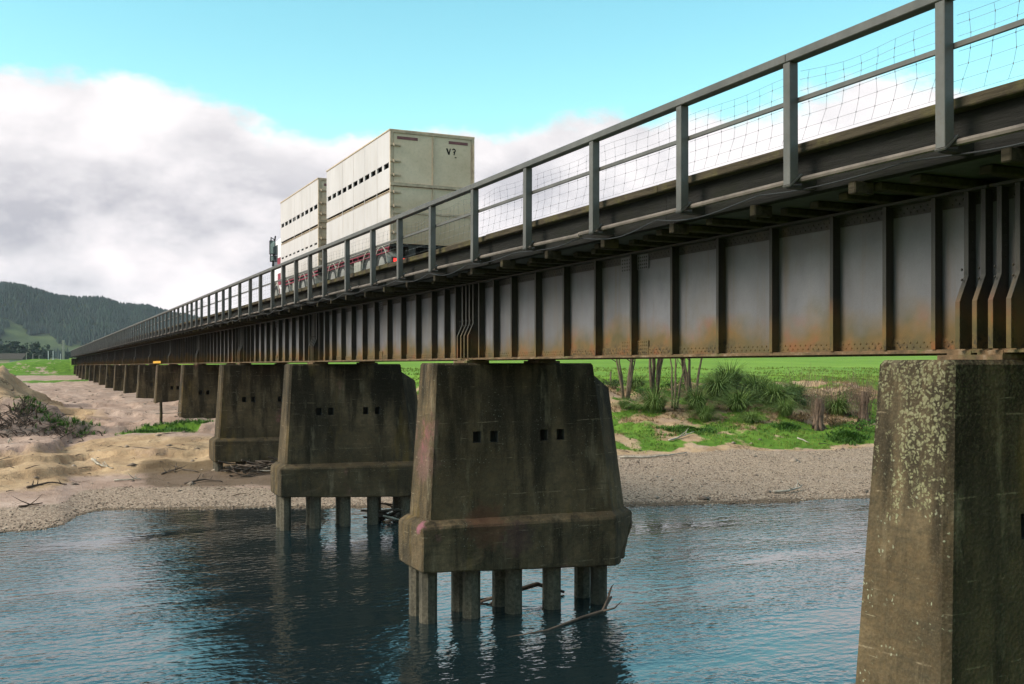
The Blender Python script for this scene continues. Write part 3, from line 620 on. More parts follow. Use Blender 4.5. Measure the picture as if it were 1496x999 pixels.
def netting(y0, y1, seed):
    rnd = random.Random(seed); mb = MB(); X = FX + .175
    ln = y1 - y0; nv = max(4, int(round(ln / .27))); zr_ = [8.37, 8.50, 8.64, 8.78, 8.93, 9.06, 9.15]
    sag = [rnd.uniform(-.03, .02) for _ in range(4)]
    def P(u, j):
        dz = np.interp(u, [0, .33, .66, 1], sag) * (j / 6) ** 2
        top = (-.10 * math.sin(u * 3.14) if seed % 3 == 0 and j > 4 else 0)
        return (X + .035 * math.sin(u * 7 + seed) * (j / 6), y0 + u * ln + .016 * math.sin(j * 1.3 + u * 9 + seed * 2.1) + (.05 * (2 - j) if j < 2 else 0), zr_[j] + dz + top * .5)
    r = .0019
    for j in range(7): mb.tube([P(k / (nv * 2), j) for k in range(nv * 2 + 1)], r, 3)
    for k in range(nv): mb.tube([P((k + .5) / nv, j) for j in range(7)], r, 3)
    for k in range(nv):
        for j in range(1, 6):
            p = Vector(P((k + .5) / nv, j)); mb.tube([p - Vector((0, 0, .010)), p + Vector((0, 0, .010))], .005, 4)
    mb.build('wire_netting', M['wire'], rail)
for k in range(1, len(PA) - 1):
    if PA[k] < 75: netting(PA[k], PA[k+1] - .1, k)

# conduit under the fence, sagging black cable
cd = empty('conduit_pipe'); tag(cd, 'pale pinkish grey conduit running along the bridge edge below the posts', 'pipe')
y = Y0
while y < 150:
    L = random.choice((3.0, 4.1, 5.2)); s = random.uniform(-.03, .02)
    cb = MB(); cb.tube([(7.93, y + .02, 7.915 + s), (7.93, y + L/2, 7.915), (7.93, y + L - .02, 7.915 - s * .4)], .034, 8); cb.tube([(7.93, y - .05, 7.915 + s), (7.93, y + .08, 7.915 + s)], .041, 8); cb.build('pipe_length', M['pipe'], cd, smooth=False); y += L
cb = MB(); pts = []
for k in range(240):
    y = -4 + k * .25; ph = ((y - .8) % 2.3) / 2.3; pts.append((7.96 + .02 * math.sin(y), y, 7.86 - .13 * math.sin(ph * math.pi) * (.35 + .65 * math.sin(y * .37) ** 2)))
cb.tube(pts, .009, 5); tag(cb.build('cable', M['cable'], smooth=True), 'thin black cable sagging in loops beneath the bridge edge', 'cable')

# ------------------------------------------------------------------ stock truck and trailer on the bridge
RD = 8.07
def stock_body(root, L, zb, zt, low_slots, nslots, rear=True):
    """box body, local y from 0 (rear) to L (front), x 0..2.5, z in world metres"""
    H = zt - zb; zs1 = zt - .31 * H; zl = zt - .525 * H
    wl_ = MB(); t = .04
    def side(x0, x1):
        sl0, sl1 = zs1 - .075, zs1 + .075; lv0, lv1 = zl - .09, zl + .05; b0, b1 = zb + .84, zb + (.91 if low_slots else .8401)
        wl_.box(x0, x1, 0.06, L, sl1, zt - .05); wl_.box(x0, x1, .06, L, lv1, sl0); wl_.box(x0, x1, .06, L, b1, lv0); wl_.box(x0, x1, .06, L, zb, b0)
        n = nslots; p = (L - .1) / n
        for k in range(n + 1):
            yc = .05 + k * p; wl_.box(x0 + .002, x1 - .002, max(.06, yc - p * .14), min(L, yc + p * .14), sl0, sl1)
            if low_slots: wl_.box(x0 + .002, x1 - .002, max(.06, yc - p * .22), min(L, yc + p * .22), b0, b1)
    side(0, t); side(2.5 - t, 2.5); wl_.box(t, 2.5 - t, L - t, L, zb, zt - .05)
    wall = wl_.build('side_wall', M['panel'], root)
    for k in range(2):                                                   # louvre slats in the long gap
        lb = MB(); z = zl - .07 + k * .04
        lb.box(.012, .03, .06, L, z, z + .016); lb.build('louvre_slat', M['frame'], wall)
    ps = MB()
    for k in range(1, int(L / 1.2)): ps.box(-.004, .0, k * 1.2 - .02, k * 1.2 + .02, zb, zt - .05)
    ps.build('seam_strip', M['panel'], wall)
    rb = MB(); rb.box(-.02, 2.52, .02, L + .01, zt - .05, zt); rb.build('roof', M['frame'], root, bevel=.01)
    ib = MB(); ib.box(.30, 2.2, .35, L - .3, zb + .1, zt - .1); ib.build('interior_dark_block', M['black'], root)  # solid black block added to stand for the shade inside the body
    fb_ = MB(); fb_.box(0, 2.5, .05, L, zb - .06, zb); fb_.build('floor', M['chassis'], root)
    # rear doors with frames, hinges and a centre post
    for x0, x1 in ((.10, 1.235), (1.265, 2.40)):
        z0 = zb + .02
        for za, zc in ((z0, zb + .27 * H), (zb + .285 * H, zb + .505 * H), (zb + .535 * H, zt - .1)):
            d = MB(); d.box(x0, x1, .015, .05, za, zc); dd = d.build('rear_door', M['rear'], root, bevel=.006)
    fr = MB()
    fr.box(0, .09, 0, .058, zb, zt - .05); fr.box(2.41, 2.5, 0, .058, zb, zt - .05); fr.box(1.236, 1.264, -.02, .055, zb, zt - .06); fr.box(.09, 2.41, -.012, .05, zt - .1, zt - .052)
    fr.box(.0, 2.5, -.035, .012, zb + .508 * H, zb + .532 * H); fr.box(.09, 2.41, -.01, .012, zb + .27 * H, zb + .285 * H); fr.build('door_frame', M['frame'], root)
    for zf in (.10, .22, .33, .45, .60, .72, .86):
        h = MB(); h.box(-.01, .30, -.03, .012, zb + zf * H - .018, zb + zf * H + .018); h.cyl((.10, -.03, zb + zf * H), 2, .025, .07, 6); h.build('hinge', M['frame'], root)
    h = MB(); h.tube([(2.46, -.03, zb + .5 * H), (2.46, -.03, zb + .93 * H)], .018, 6); h.build('locking_bar', M['frame'], root)
    for x0, x1 in ((.2, .8), (1.72, 2.3)):
        q = MB(); q.box(x0, x1, .008, .016, zt - .27, zt - .19); q.build('marker_strip', M['maroon'], root)
def wheel(mb_root, x, y, r=.5, w=.28, left=True):
    t = MB(); n = 22; prof = [(.30, -w/2), (.44, -w/2), (r, -w/2+.05), (r, w/2-.05), (.44, w/2), (.30, w/2)]
    t.loft([[(x + b, y + a * math.cos(k*6.283/n), RD + r + a * math.sin(k*6.283/n)) for k in range(n)] for a, b in prof], cap=False)
    o = t.build('wheel', M['tyre'], mb_root)
    d = MB(); sx = -1 if left else 1
    d.loft([[(x + sx * b, y + a * math.cos(k*6.283/n), RD + r + a * math.sin(k*6.283/n)) for k in range(n)] for a, b in ((.30, w/2 - .005), (.27, w/2 - .02), (.24, w/2 - .10), (.12, w/2 - .10), (.10, w/2 - .01), (.02, w/2))]); d.build('rim', M['rim'], o)
def axles(root, ys):
    for y in ys:
        wheel(root, .16, y); wheel(root, 2.34, y, left=False)
        a = MB(); a.cyl((1.25, y, RD + .5), 0, .07, 1.9, 8); a.build('axle', M['chassis'], root)
        g = MB(); n = 10
        g.loft([[(x, y + rr * math.cos(R(10 + 160 * k / n)), RD + .5 + rr * math.sin(R(10 + 160 * k / n))) for x, rr in ((-.01, .57), (.33, .57), (.33, .60), (-.01, .60))] for k in range(n + 1)]); g.build('mudguard', M['guard'], root)
        f = MB(); f.box(.0, .34, y - .62, y - .60, RD + .12, RD + .62); f.build('mud_flap', M['guard'], root)
ZB, ZT = 9.14, 12.3
tr = empty('stock_trailer', (8.84, 26.9, 0)); tag(tr, 'tall cream two deck stock trailer with closed rear doors and red tail lights', 'trailer')
stock_body(tr, 6.75, ZB, ZT, False, 11)
c_ = MB(); c_.box(.55, .75, .05, 6.7, RD + .72, ZB - .06); c_.box(1.75, 1.95, .05, 6.7, RD + .72, ZB - .06); c_.box(.55, 1.95, .3, .5, RD + .62, RD + .8); c_.box(.05, 2.45, .02, .14, RD + .50, RD + .72); c_.tube([(1.25, 6.7, RD + .8), (1.25, 7.9, RD + .8)], .06, 6); c_.build('chassis', M['chassis'], tr)
for x in (.0, 2.46):
    q = MB(); q.box(x, x + .04, .1, 6.7, ZB - .085, ZB - .062); q.box(x, x + .04, .1, 6.7, ZB - .20, ZB - .18)
    for k in range(12): q.box(x + .002, x + .038, .2 + k * .58, .23 + k * .58, ZB - .18, ZB - .085)
    q.build('side_rail', M['pink'], tr)
axles(tr, (.85, 2.05, 4.85, 6.05))
q = MB(); q.box(.02, .5, 2.9, 3.6, RD + .35, RD + .9); q.build('tool_box', M['guard'], tr, bevel=.02)
for x in (.10, .36, 1.94, 2.20):
    q = MB(); q.box(x, x + .21, -.012, .02, RD + .55, RD + .68); q.build('tail_light', M['lamp'], tr, bevel=.01)
# worn dark lettering on the right-hand rear door
q = MB(); zt_ = ZT - .40
def stroke(pts, w, y=.010):
    for (xa, za), (xb, zb_) in zip(pts[:-1], pts[1:]):
        d = Vector((xb - xa, 0, zb_ - za)); n = Vector((-d.z, 0, d.x)).normalized() * w / 2
        q.add([(xa - n.x, y, za - n.z), (xb - n.x, y, zb_ - n.z), (xb + n.x, y, zb_ + n.z), (xa + n.x, y, za + n.z)], [(0, 1, 2, 3)])
for z in ():
    pass
def letters(v):
    stroke([(1.66, zt_), (1.73, zt_ - .17)], .045); stroke([(1.77, zt_), (1.728, zt_ - .172)], .03, .0095)
    stroke([(1.83, zt_ - .03), (1.88, zt_ + .005), (1.925, zt_ - .04), (1.90, zt_ - .085), (1.86, zt_ - .09)], .032, .009); stroke([(1.905, zt_ - .08), (1.88, zt_ - .17)], .03, .0085); stroke([(1.90, zt_ - .24), (1.955, zt_ - .24)], .025, .008)
letters(0); q.build('lettering', M['black'], tr)

tk = empty('stock_truck', (8.84, 34.75, 0)); tag(tk, 'cream stock truck with pink and white cab driving ahead of its trailer', 'truck')
stock_body(tk, 5.95, ZB, ZT - .04, True, 9)
c_ = MB(); c_.box(.7, .9, -.1, 8.0, RD + .6, ZB - .06); c_.box(1.6, 1.8, -.1, 8.0, RD + .6, ZB - .06); c_.build('chassis', M['chassis'], tk)
q = MB(); q.box(0, .04, .1, 5.9, ZB - .10, ZB - .062); q.box(0, .04, .1, 5.9, ZB - .22, ZB - .18); q.build('side_rail', M['pink'], tk)
axles(tk, (1.0, 2.3, 4.9, 6.9))
q = MB(); q.box(.02, .45, 3.1, 4.0, RD + .35, RD + .9); q.build('fuel_tank', M['guard'], tk, bevel=.04)
cb = MB(); cy0, cy1 = 6.12, 7.95
cb.loft([[(x, cy0, z) for x, z in ((.06, RD + .45), (2.44, RD + .45), (2.44, RD + 2.75), (2.3, RD + 2.95), (.2, RD + 2.95), (.06, RD + 2.75))],
         [(x, cy1 - .25, z) for x, z in ((.06, RD + .45), (2.44, RD + .45), (2.44, RD + 2.7), (2.3, RD + 2.85), (.2, RD + 2.85), (.06, RD + 2.7))],
         [(x, cy1, z) for x, z in ((.1, RD + .45), (2.4, RD + .45), (2.38, RD + 1.6), (2.3, RD + 1.6), (.2, RD + 1.6), (.12, RD + 1.6))]]); cab = cb.build('cab', M['white'], tk, bevel=.03)
for ya, yb_, za, zb_ in ((6.2, 6.75, 1.75, 2.05), (6.14, 6.7, .95, 1.42), (6.3, 7.5, .5, .8)):
    q = MB(); q.box(.045, .062, ya, yb_, RD + za, RD + zb_); q.build('pink_stripe', M['pink'], cab)
q = MB(); q.box(.05, .064, 6.75, 7.55, RD + 1.7, RD + 2.6); q.build('side_window', M['glass'], cab)
q = MB(); q.tube([(.06, 7.3, RD + 2.85), (-.02, 7.65, RD + 3.0), (-.04, 7.65, RD + 2.2), (.06, 7.5, RD + 1.95)], .025, 6); q.tube([(.06, 7.2, RD + 3.0), (.05, 7.5, RD + 2.5), (.03, 7.6, RD + 1.8)], .03, 6); ma = q.build('mirror_arm', M['black'], cab)
q = MB(); q.box(-.17, .05, 7.20, 7.30, RD + 2.25, RD + 2.82); q.box(-.15, .04, 7.20, 7.30, RD + 1.95, RD + 2.20); q.build('mirror_housing', M['black'], cab, bevel=.015)
q = MB(); q.box(-.15, .03, 7.192, 7.199, RD + 2.28, RD + 2.79); q.box(-.13, .02, 7.192, 7.199, RD + 1.98, RD + 2.17); q.build('mirror_glass', M['mirror'], cab)

# ------------------------------------------------------------------ pebbles and grass
def scatter(n, x0, x1, y0, y1, seed): 
    g = np.random.default_rng(seed); return g.uniform(x0, x1, n), g.uniform(y0, y1, n)
def fast_mesh(name, V, F, mat):
    me = bpy.data.meshes.new(name); V = np.asarray(V, np.float32); F = np.asarray(F, np.int32); k = F.shape[1]
    me.vertices.add(len(V)); me.vertices.foreach_set('co', V.ravel()); me.loops.add(F.size); me.loops.foreach_set('vertex_index', F.ravel())
    me.polygons.add(len(F)); me.polygons.foreach_set('loop_start', np.arange(0, F.size, k, dtype=np.int32)); me.polygons.foreach_set('loop_total', np.full(len(F), k, np.int32))
    me.update(calc_edges=True); me.materials.append(mat); return me
oct_v = np.array([(1,0,0),(0,1,0),(-1,0,0),(0,-1,0),(0,0,1),(0,0,-.5)], float); oct_f = np.array([(0,1,4),(1,2,4),(2,3,4),(3,0,4),(1,0,5),(2,1,5),(3,2,5),(0,3,5)])
def pebbles(n, x0, x1, y0, y1, seed):
    g = np.random.default_rng(seed); x, y = scatter(n, x0, x1, y0, y1, seed)
    gr, gv, wet, tan, fld = masks(x, y); d = y - shore(x); k = (gv + (g.random(n) - .5) * .8 > .5) & (d > -.4); x, y = x[k], y[k]
    z = height(x, y); n = len(x); s = .012 + .04 * g.random(n) ** 5 + .03 * (np.abs(y - shore(x)) < 1.5) * g.random(n)
    ang = g.random(n) * 6.28; V = oct_v[None] * np.stack([s * g.uniform(.8, 1.5, n), s, s * g.uniform(.5, .9, n)], -1)[:, None, :]
    ca, sa = np.cos(ang)[:, None], np.sin(ang)[:, None]
    V = np.stack([V[..., 0] * ca - V[..., 1] * sa + x[:, None], V[..., 0] * sa + V[..., 1] * ca + y[:, None], V[..., 2] + z[:, None] + .01], -1)
    F = oct_f[None] + (np.arange(n) * 6)[:, None, None]; return V.reshape(-1, 3), F.reshape(-1, 3)
Va, Fa = pebbles(60000, 18, 60, 27, 52, 3); Vb, Fb = pebbles(26000, -22, 16, 38, 52, 4)
tag(link('pebbles', fast_mesh('pebbles', np.concatenate([Va, Vb]), np.concatenate([Fa, Fb + len(Va)]), M['pebble'])), 'grey and tan river pebbles covering the gravel shore', 'pebbles', kind='stuff')
def blades(x, y, z, h, lean, w, g, nper):
    """nper bent blades per point, two quads each"""
    n = len(x); x = np.repeat(x, nper); y = np.repeat(y, nper); z = np.repeat(z, nper); h = np.repeat(h, nper) * g.uniform(.55, 1.1, n * nper); N = n * nper
    a = g.random(N) * 6.283; le = lean * g.uniform(.3, 1.2, N) * h; ww = w * g.uniform(.7, 1.3, N); x = x + g.normal(0, .05, N); y = y + g.normal(0, .05, N)
    ca, sa = np.cos(a), np.sin(a)
    def pt(t, s): 
        o = le * t * t; return np.stack([x + ca * o - sa * ww * s, y + sa * o + ca * ww * s, z + h * (t - .25 * t * t * lean) - .02], -1)
    V = np.stack([pt(0, 1), pt(0, -1), pt(.6, -.7), pt(.6, .7), pt(1, .0)], 1)
    b = (np.arange(N) * 5)[:, None]; F = np.concatenate([b + np.array([[0, 1, 2]]), b + np.array([[0, 2, 3]]), b + np.array([[3, 2, 4]])])
    return V.reshape(-1, 3), F
g = np.random.default_rng(11)
def grass_obj(name, label, mat, n, box, cond, h, nper, w, lean, seed):
    x, y = scatter(n, *box, seed); gg = np.random.default_rng(seed + 1); mk = masks(x, y); k = cond(x, y, mk, gg); x, y = x[k], y[k]; z = height(x, y)
    V, F = blades(x, y, z, h * gg.uniform(.6, 1.3, len(x)), lean, w, gg, nper)
    tag(link(name, fast_mesh(name, V, F, mat)), label, 'grass', kind='stuff')
def gcond(lo):
    def c(x, y, mk, gg): return (mk[0] + (fbm(x * 1.1, y * 1.1, 5) - .5) * .9 > lo) & (y > shore(x) + 13.2)
    return c
grass_obj('bank_grass', 'short lush green grass growing over the far river bank', M['grass'], 42000, (17, 75, 38, 80), lambda x, y, mk, gg: gcond(.52)(x, y, mk, gg) & (y - shore(x) < 42), .20, 5, .014, .7, 21)
grass_obj('dry_grass', 'dry brown straw and dead grass on the far bank slope', M['dry'], 30000, (17, 70, 44, 72), lambda x, y, mk, gg: (mk[0] < .6) & (y - shore(x) > 16.5) & (y - shore(x) < 31) & (fbm(x*.4, y*.4, 77) > .36), .26, 5, .012, 1.0, 31)
grass_obj('sand_weeds', 'green weed patch growing in the sand beside the fifth pier', M['weed'], 9000, (-6, 14, 58, 70), lambda x, y, mk, gg: (mk[0] + (gg.random(len(x)) - .5) * .3 > .55), .28, 5, .02, .8, 41)

# ------------------------------------------------------------------ tussocks, trees, scrub on the far bank
def ray(px, py, z):                                   # where a sight line from the camera meets level z
    d = (5.8 - z) * 1500 / (py - 534); r = (px - 748) / 1500 * d
    return d * math.sin(TH) + r * math.cos(TH), d * math.cos(TH) - r * math.sin(TH)
def hit(px, py, dz=0.):                                # first ground point along a sight line
    D = np.linspace(25, 140, 1200); r = (px - 748) / 1500 * D; X = D * math.sin(TH) + r * math.cos(TH); Y = D * math.cos(TH) - r * math.sin(TH)
    below = height(X, Y) + dz > 5.8 - (py - 534) / 1500 * D; k = int(np.argmax(below)); return float(X[k]), float(Y[k])
def place(px, depth):
    r = (px - 748) / 1500 * depth; return depth * math.sin(TH) + r * math.cos(TH), depth * math.cos(TH) - r * math.sin(TH)
def tussock_mesh(seed, n=420, h=1.5):
    gg = np.random.default_rng(seed); V = []; F = []
    for k in range(n):
        a = gg.random() * 6.283; r0 = .25 * math.sqrt(gg.random()); L = h * gg.uniform(.6, 1.15); le = gg.uniform(.25, 1.15) * L; w = gg.uniform(.008, .017)
        ca, sa = math.cos(a), math.sin(a); b = len(V)
        for t in (0, .35, .65, .85, 1):
            o = r0 + le * t ** 2; zz_ = L * (t - .8 * t ** 2.6 * min(1., le / L)) - .05; ww = w * (1 - t * .85)
            V += [(ca * o - sa * ww, sa * o + ca * ww, zz_), (ca * o + sa * ww, sa * o - ca * ww, zz_)]
        F += [(b + 2*q, b + 2*q + 1, b + 2*q + 3, b + 2*q + 2) for q in range(4)]
    return fast_mesh('blades', V, F, M['pampas'])
TM = [tussock_mesh(s_, 800) for s_ in (1, 2, 3)]
TUS = [(957, 66, 1.25, 'rounded dark green tussock standing alone left of the willow stems'), (1018, 67, 1.15, 'arching green tussock just right of the triple willow stems'), (1048, 70, 1.45, 'tall pale tussock at the back of the tussock clump'),
       (1078, 67, 1.2, 'green tussock in the middle of the tussock clump'), (1106, 71, 1.5, 'largest weeping tussock topping the clump'), (1132, 68.5, 1.35, 'dark tussock at the right end of the clump'), (1096, 64.5, .7, 'small bright tussock below the clump'),
       (1030, 65, .8, 'small pale tussock in front of the tussock clump'), (1148, 66, .9, 'medium tussock between the clump and the gnarled stump'), (1065, 73, 1.5, 'broad tussock behind the middle of the clump'), (930, 72, .9, 'pale tussock among the leaning willow stems'),
       (912, 66, .55, 'low green tuft nearest the second pier'), (1222, 68.5, 1.2, 'dark tussock beneath the bare scrub beside the nearest pier'), (1160, 72, 1.0, 'faded tussock behind the gnarled stump')]
for k, (px_, dp, sc, lab) in enumerate(TUS):
    x, y = place(px_, dp); o = empty('tussock', (x, y, hz(x, y)), random.random() * 6); o.scale = (sc * 1.45, sc * 1.45, sc * 1.2); tag(o, lab, 'tussock', 'tussocks on the far bank'); link('blades', TM[k % 3], o)
def crown_mesh(seed, rad, zc, n, mat):
    gg = np.random.default_rng(seed); c = gg.normal(0, 1, (14, 3)) * np.array([rad, rad, rad * .55]) * .55; V = []; F = []
    p = c[gg.integers(0, 14, n)] + gg.normal(0, rad * .2, (n, 3)); p[:, 2] += zc
    for q in p:
        a = gg.normal(0, 1, 3); a /= np.linalg.norm(a); b_ = np.cross(a, gg.normal(0, 1, 3)); b_ /= np.linalg.norm(b_); s_ = gg.uniform(.05, .11); k = len(V)
        V += [q + a * s_, q + b_ * s_ * .5, q - a * s_, q - b_ * s_ * .5]; F.append((k, k+1, k+2, k+3))
    return fast_mesh('crown', V, F, mat)
def willow(px_, dp, stems, h, lab, seed, lean=0):
    rnd = random.Random(seed); x, y = place(px_, dp); o = empty('willow_tree', (x, y, hz(x, y))); tag(o, lab, 'tree', 'willow stems on the far bank')
    for k in range(stems):
        a = rnd.random() * 6.28; r0 = .12 + .12 * rnd.random(); sp = rnd.uniform(.3, 1.3); p = [Vector((math.cos(a) * r0, math.sin(a) * r0, -.2))]
        for j in range(1, 7):
            t = j / 6; p.append(Vector((math.cos(a) * (r0 + sp * t) + rnd.uniform(-.06, .06), math.sin(a) * (r0 + sp * t) * .6 + lean * t + rnd.uniform(-.06, .06), h * t)))
        mb = MB(); r1 = rnd.uniform(.07, .14); mb.tube(p, [r1 * (1 - .8 * j / 6) for j in range(7)], 7)
        for j in (3, 4, 5, 5):
            b0 = p[j]; d = Vector((rnd.uniform(-1, 1), rnd.uniform(-1, 1), rnd.uniform(.3, 1))); mb.tube([b0, b0 + d * .5, b0 + d * 1.1 + Vector((0, 0, .3))], [.035, .02, .006], 5)
        mb.build('trunk', M['bark'], o, smooth=True)
    cr_ = link('crown', crown_mesh(seed, 1.6, h * .95, 900, M['leafcrown']), o)
willow(915, 69, 6, 5.0, 'leaning willow stems nearest the second pier', 1); willow(956, 71, 8, 5.4, 'cluster of upright willow stems behind the lone tussock', 2); willow(984, 67.5, 3, 5.2, 'pair of thin willow stems right of the lone tussock', 3); willow(1010, 68.5, 6, 5.6, 'willow with several stems spreading from one base beside the tussock clump', 4)
def scrub(px_, dp, n, h, rad, lab, seed, stump=False):
    rnd = random.Random(seed); x, y = place(px_, dp); o = empty('bare_shrub', (x, y, hz(x, y))); tag(o, lab, 'shrub', 'bare shrubs by the nearest pier')
    mb = MB()
    for k in range(n):
        a = rnd.random() * 6.28; r0 = rad * rnd.random(); L = h * rnd.uniform(.5, 1.1); p = [Vector((math.cos(a) * r0, math.sin(a) * r0, .0 if not stump else rnd.uniform(.2, 1.3)))]
        for j in range(4): p.append(p[-1] + Vector((math.cos(a) * .12 + rnd.uniform(-.1, .1), math.sin(a) * .12 + rnd.uniform(-.1, .1), L / 4)))
        mb.tube(p, [.016, .013, .01, .007, .003], 4)
    tag(mb.build('twigs', M['twig'], o), kind='stuff')
    if stump:
        sb = MB()
        for k in range(16):
            a = k * .39; w = rnd.uniform(.08, .26); sb.tube([(math.cos(a) * (w + .45 * rnd.random()), math.sin(a) * (w + .3), -.15), (math.cos(a) * w, math.sin(a) * w, .3), (math.cos(a) * w * .8 + .05, math.sin(a) * w * .8, 1.0), (math.cos(a) * w * .9 + .1, math.sin(a) * w, 1.6 + .4 * rnd.random())], [.12, .12, .10, .05], 6)
        sb.build('trunk', M['twig'], o, smooth=True)
scrub(1196, 64, 60, 2.6, .5, 'gnarled brown stump sprouting bare shoots on the far bank', 11, True); scrub(1225, 69, 90, 3.0, .9, 'thicket of bare upright shoots right of the gnarled stump', 12); scrub(1262, 66, 130, 2.2, .8, 'dark tangled bare bush against the nearest pier', 13, True); scrub(1165, 73, 40, 2.4, .7, 'sparse bare shoots behind the tussock clump', 14)
def weeds(px_, dp, rx, ry, n, lab, seed, h=.4):
    gg = np.random.default_rng(seed); x, y = place(px_, dp); a = gg.random(n) * 6.28; r = np.abs(gg.normal(0, .55, n)); X = x + rx * r * np.cos(a); Y = y + ry * r * np.sin(a)
    V, F = blades(X, Y, height(X, Y), h * np.clip(1.15 - r * .6, .3, 2), 1.0, .022, gg, 7); tag(link('weed_patch', fast_mesh('weed_patch', V, F, M['weed'])), lab, 'weeds')
weeds(1010, 61.5, 3.0, 1.3, 330, 'dark green weeds in the hollow above the white branch', 51); weeds(1240, 62, 1.6, 1.4, 300, 'dark green weeds right of the gnarled stump', 52, .5); weeds(1150, 63.5, 1.5, .8, 160, 'green weeds left of the gnarled stump', 53)

def bush(px_, dp, rx, h, n, lab, seed, mat):
    gg = np.random.default_rng(seed); x, y = place(px_, dp); o = empty('bush', (x, y, hz(x, y))); tag(o, lab, 'bush', 'bushes on the far bank')
    c = gg.normal(0, 1, (12, 3)) * np.array([rx, rx * .7, h * .25]) * .5 + np.array([0, 0, h * .45]); V = []; F = []
    p = c[gg.integers(0, 12, n)] + gg.normal(0, .16, (n, 3)) * np.array([1, 1, h * .7]); p[:, 2] = np.clip(p[:, 2], -.1, None)
    for q_ in p:
        a = gg.normal(0, 1, 3); a /= np.linalg.norm(a); b_ = np.cross(a, gg.normal(0, 1, 3)); b_ /= np.linalg.norm(b_); s_ = gg.uniform(.03, .08); k = len(V); V += [q_ + a * s_, q_ + b_ * s_ * .5, q_ - a * s_, q_ - b_ * s_ * .5]; F.append((k, k+1, k+2, k+3))
    link('foliage', fast_mesh('foliage', V, F, mat), o)
    rnd = random.Random(seed); mb = MB()
    for k in range(9): a = k * .7; mb.tube([(0, 0, -.1), (math.cos(a) * rx * .3, math.sin(a) * rx * .25, h * .35), (math.cos(a) * rx * .6, math.sin(a) * rx * .4, h * rnd.uniform(.5, .9))], [.03, .02, .006], 4)
    mb.build('stems', M['twig'], o)
for k, a in enumerate(((896, 72, 1.2, .9, 700, 'low leafy bush at the foot of the leaning willow stems', M['leafcrown']), (940, 70, 1.0, .8, 600, 'low green bush left of the upright willow stems', M['weed']), (985, 72, 1.3, 1.0, 800, 'leafy bush behind the thin willow stems', M['weed']),
    (1180, 70, 1.3, 1.2, 900, 'leafy green bush left of the bare thicket', M['leafcrown']), (1240, 71, 1.5, 1.3, 1000, 'dark leafy bush behind the bare thicket', M['leafcrown']), (1255, 63.5, 1.0, .8, 700, 'green bush at the foot of the nearest pier gap', M['weed']), (1170, 65.5, .9, .7, 600, 'brown leafless bush left of the gnarled stump', M['dry']), (1215, 65, .9, .9, 700, 'dry brown bush right of the gnarled stump', M['dry']))): bush(*a[:6], 300 + k, a[6])
grass_obj('field_grass', 'longer grass tufts along the edge of the green field', M['grass'], 12000, (17, 110, 60, 110), lambda x, y, mk, gg: (y - shore(x) > 29) & (y - shore(x) < 75) & (fbm(x * .3, y * .3, 7) > .45), .28, 4, .02, .8, 91)
x, y = place(892, 78); mb = MB(); mb.tube([(0, 0, -.3), (0, 0, .7), (.02, 0, 1.25)], [.07, .07, .06], 7); tag(mb.build('fence_post', M['bark'], loc=(x, y, hz(x, y))), 'short brown fence post in the field above the second pier', 'post')

# ------------------------------------------------------------------ driftwood and odds and ends
def stick(lab, pts, r, mat='drift', fork=0, seed=0):
    """pts in pixel/height pairs resolved to ground points"""
    rnd = random.Random(seed); mb = MB(); P = []
    for (px_, py_, dz) in pts:
        x, y = hit(px_, py_, dz); P.append(Vector((x, y, hz(x, y) + dz)))
    full = []
    for a, b in zip(P[:-1], P[1:]):
        for k in range(4): full.append(a.lerp(b, k / 4) + Vector((rnd.uniform(-.03, .03), rnd.uniform(-.03, .03), rnd.uniform(-.01, .03))))
    full.append(P[-1]); n = len(full); mb.tube(full, [r * (1 - .7 * k / n) for k in range(n)], 6)
    for k in range(fork):
        b0 = full[rnd.randrange(1, n - 1)]; d = Vector((rnd.uniform(-1, 1), rnd.uniform(-.6, .6), rnd.uniform(.1, .7))); L = rnd.uniform(.25, .7); mb.tube([b0, b0 + d * L * .5, b0 + d * L + Vector((0, 0, .06))], [r * .5, r * .35, r * .1], 5)
    tag(mb.build('driftwood', M[mat], smooth=True), lab, 'driftwood', 'driftwood on the banks')
stick('white forked branch lying on the far grassy bank', [(978, 644, .08), (1000, 636, .1), (1014, 631, .15)], .06, 'drift', 3, 1)
stick('long pale branch along the top of the far gravel', [(905, 668, .06), (950, 668, .06), (1003, 661, .1)], .07, 'drift', 1, 2)
stick('curved brown log on the far gravel beach', [(1130, 718, .08), (1150, 718, .1), (1168, 713, .12), (1172, 709, .2)], .07, 'drift', 3, 3)
stick('pale stick on the slope below the gnarled stump', [(1165, 640, .05), (1182, 647, .05)], .05, 'drift', 0, 4)
stick('bleached bundle of branches lying on the sand', [(134, 672, .1), (146, 680, .12), (165, 686, .05)], .07, 'drift', 6, 5)
stick('pale forked stick in front of the bleached bundle', [(166, 702, .05), (206, 700, .06)], .05, 'drift', 3, 6)
stick('dark stick on the sand near the left gravel', [(40, 712, .05), (70, 705, .08), (98, 708, .05)], .06, 'driftdark', 4, 7)
stick('thin brown stick on the wet sand', [(270, 706, .06), (300, 700, .1), (325, 704, .05)], .06, 'driftdark', 3, 8)
stick('pale stick by the wet sand left of the fourth pier', [(236, 692, .05), (262, 684, .1), (290, 690, .05)], .05, 'driftdark', 4, 9)
stick('small twig standing up from the sand', [(255, 690, .02), (258, 676, .35)], .03, 'driftdark', 2, 10)
stick('short white stick on the left sand', [(12, 648, .03), (15, 640, .25)], .05, 'drift', 1, 12)
stick('dark branch washed onto the left gravel', [(28, 741, .04), (62, 735, .06)], .05, 'driftdark', 2, 13)
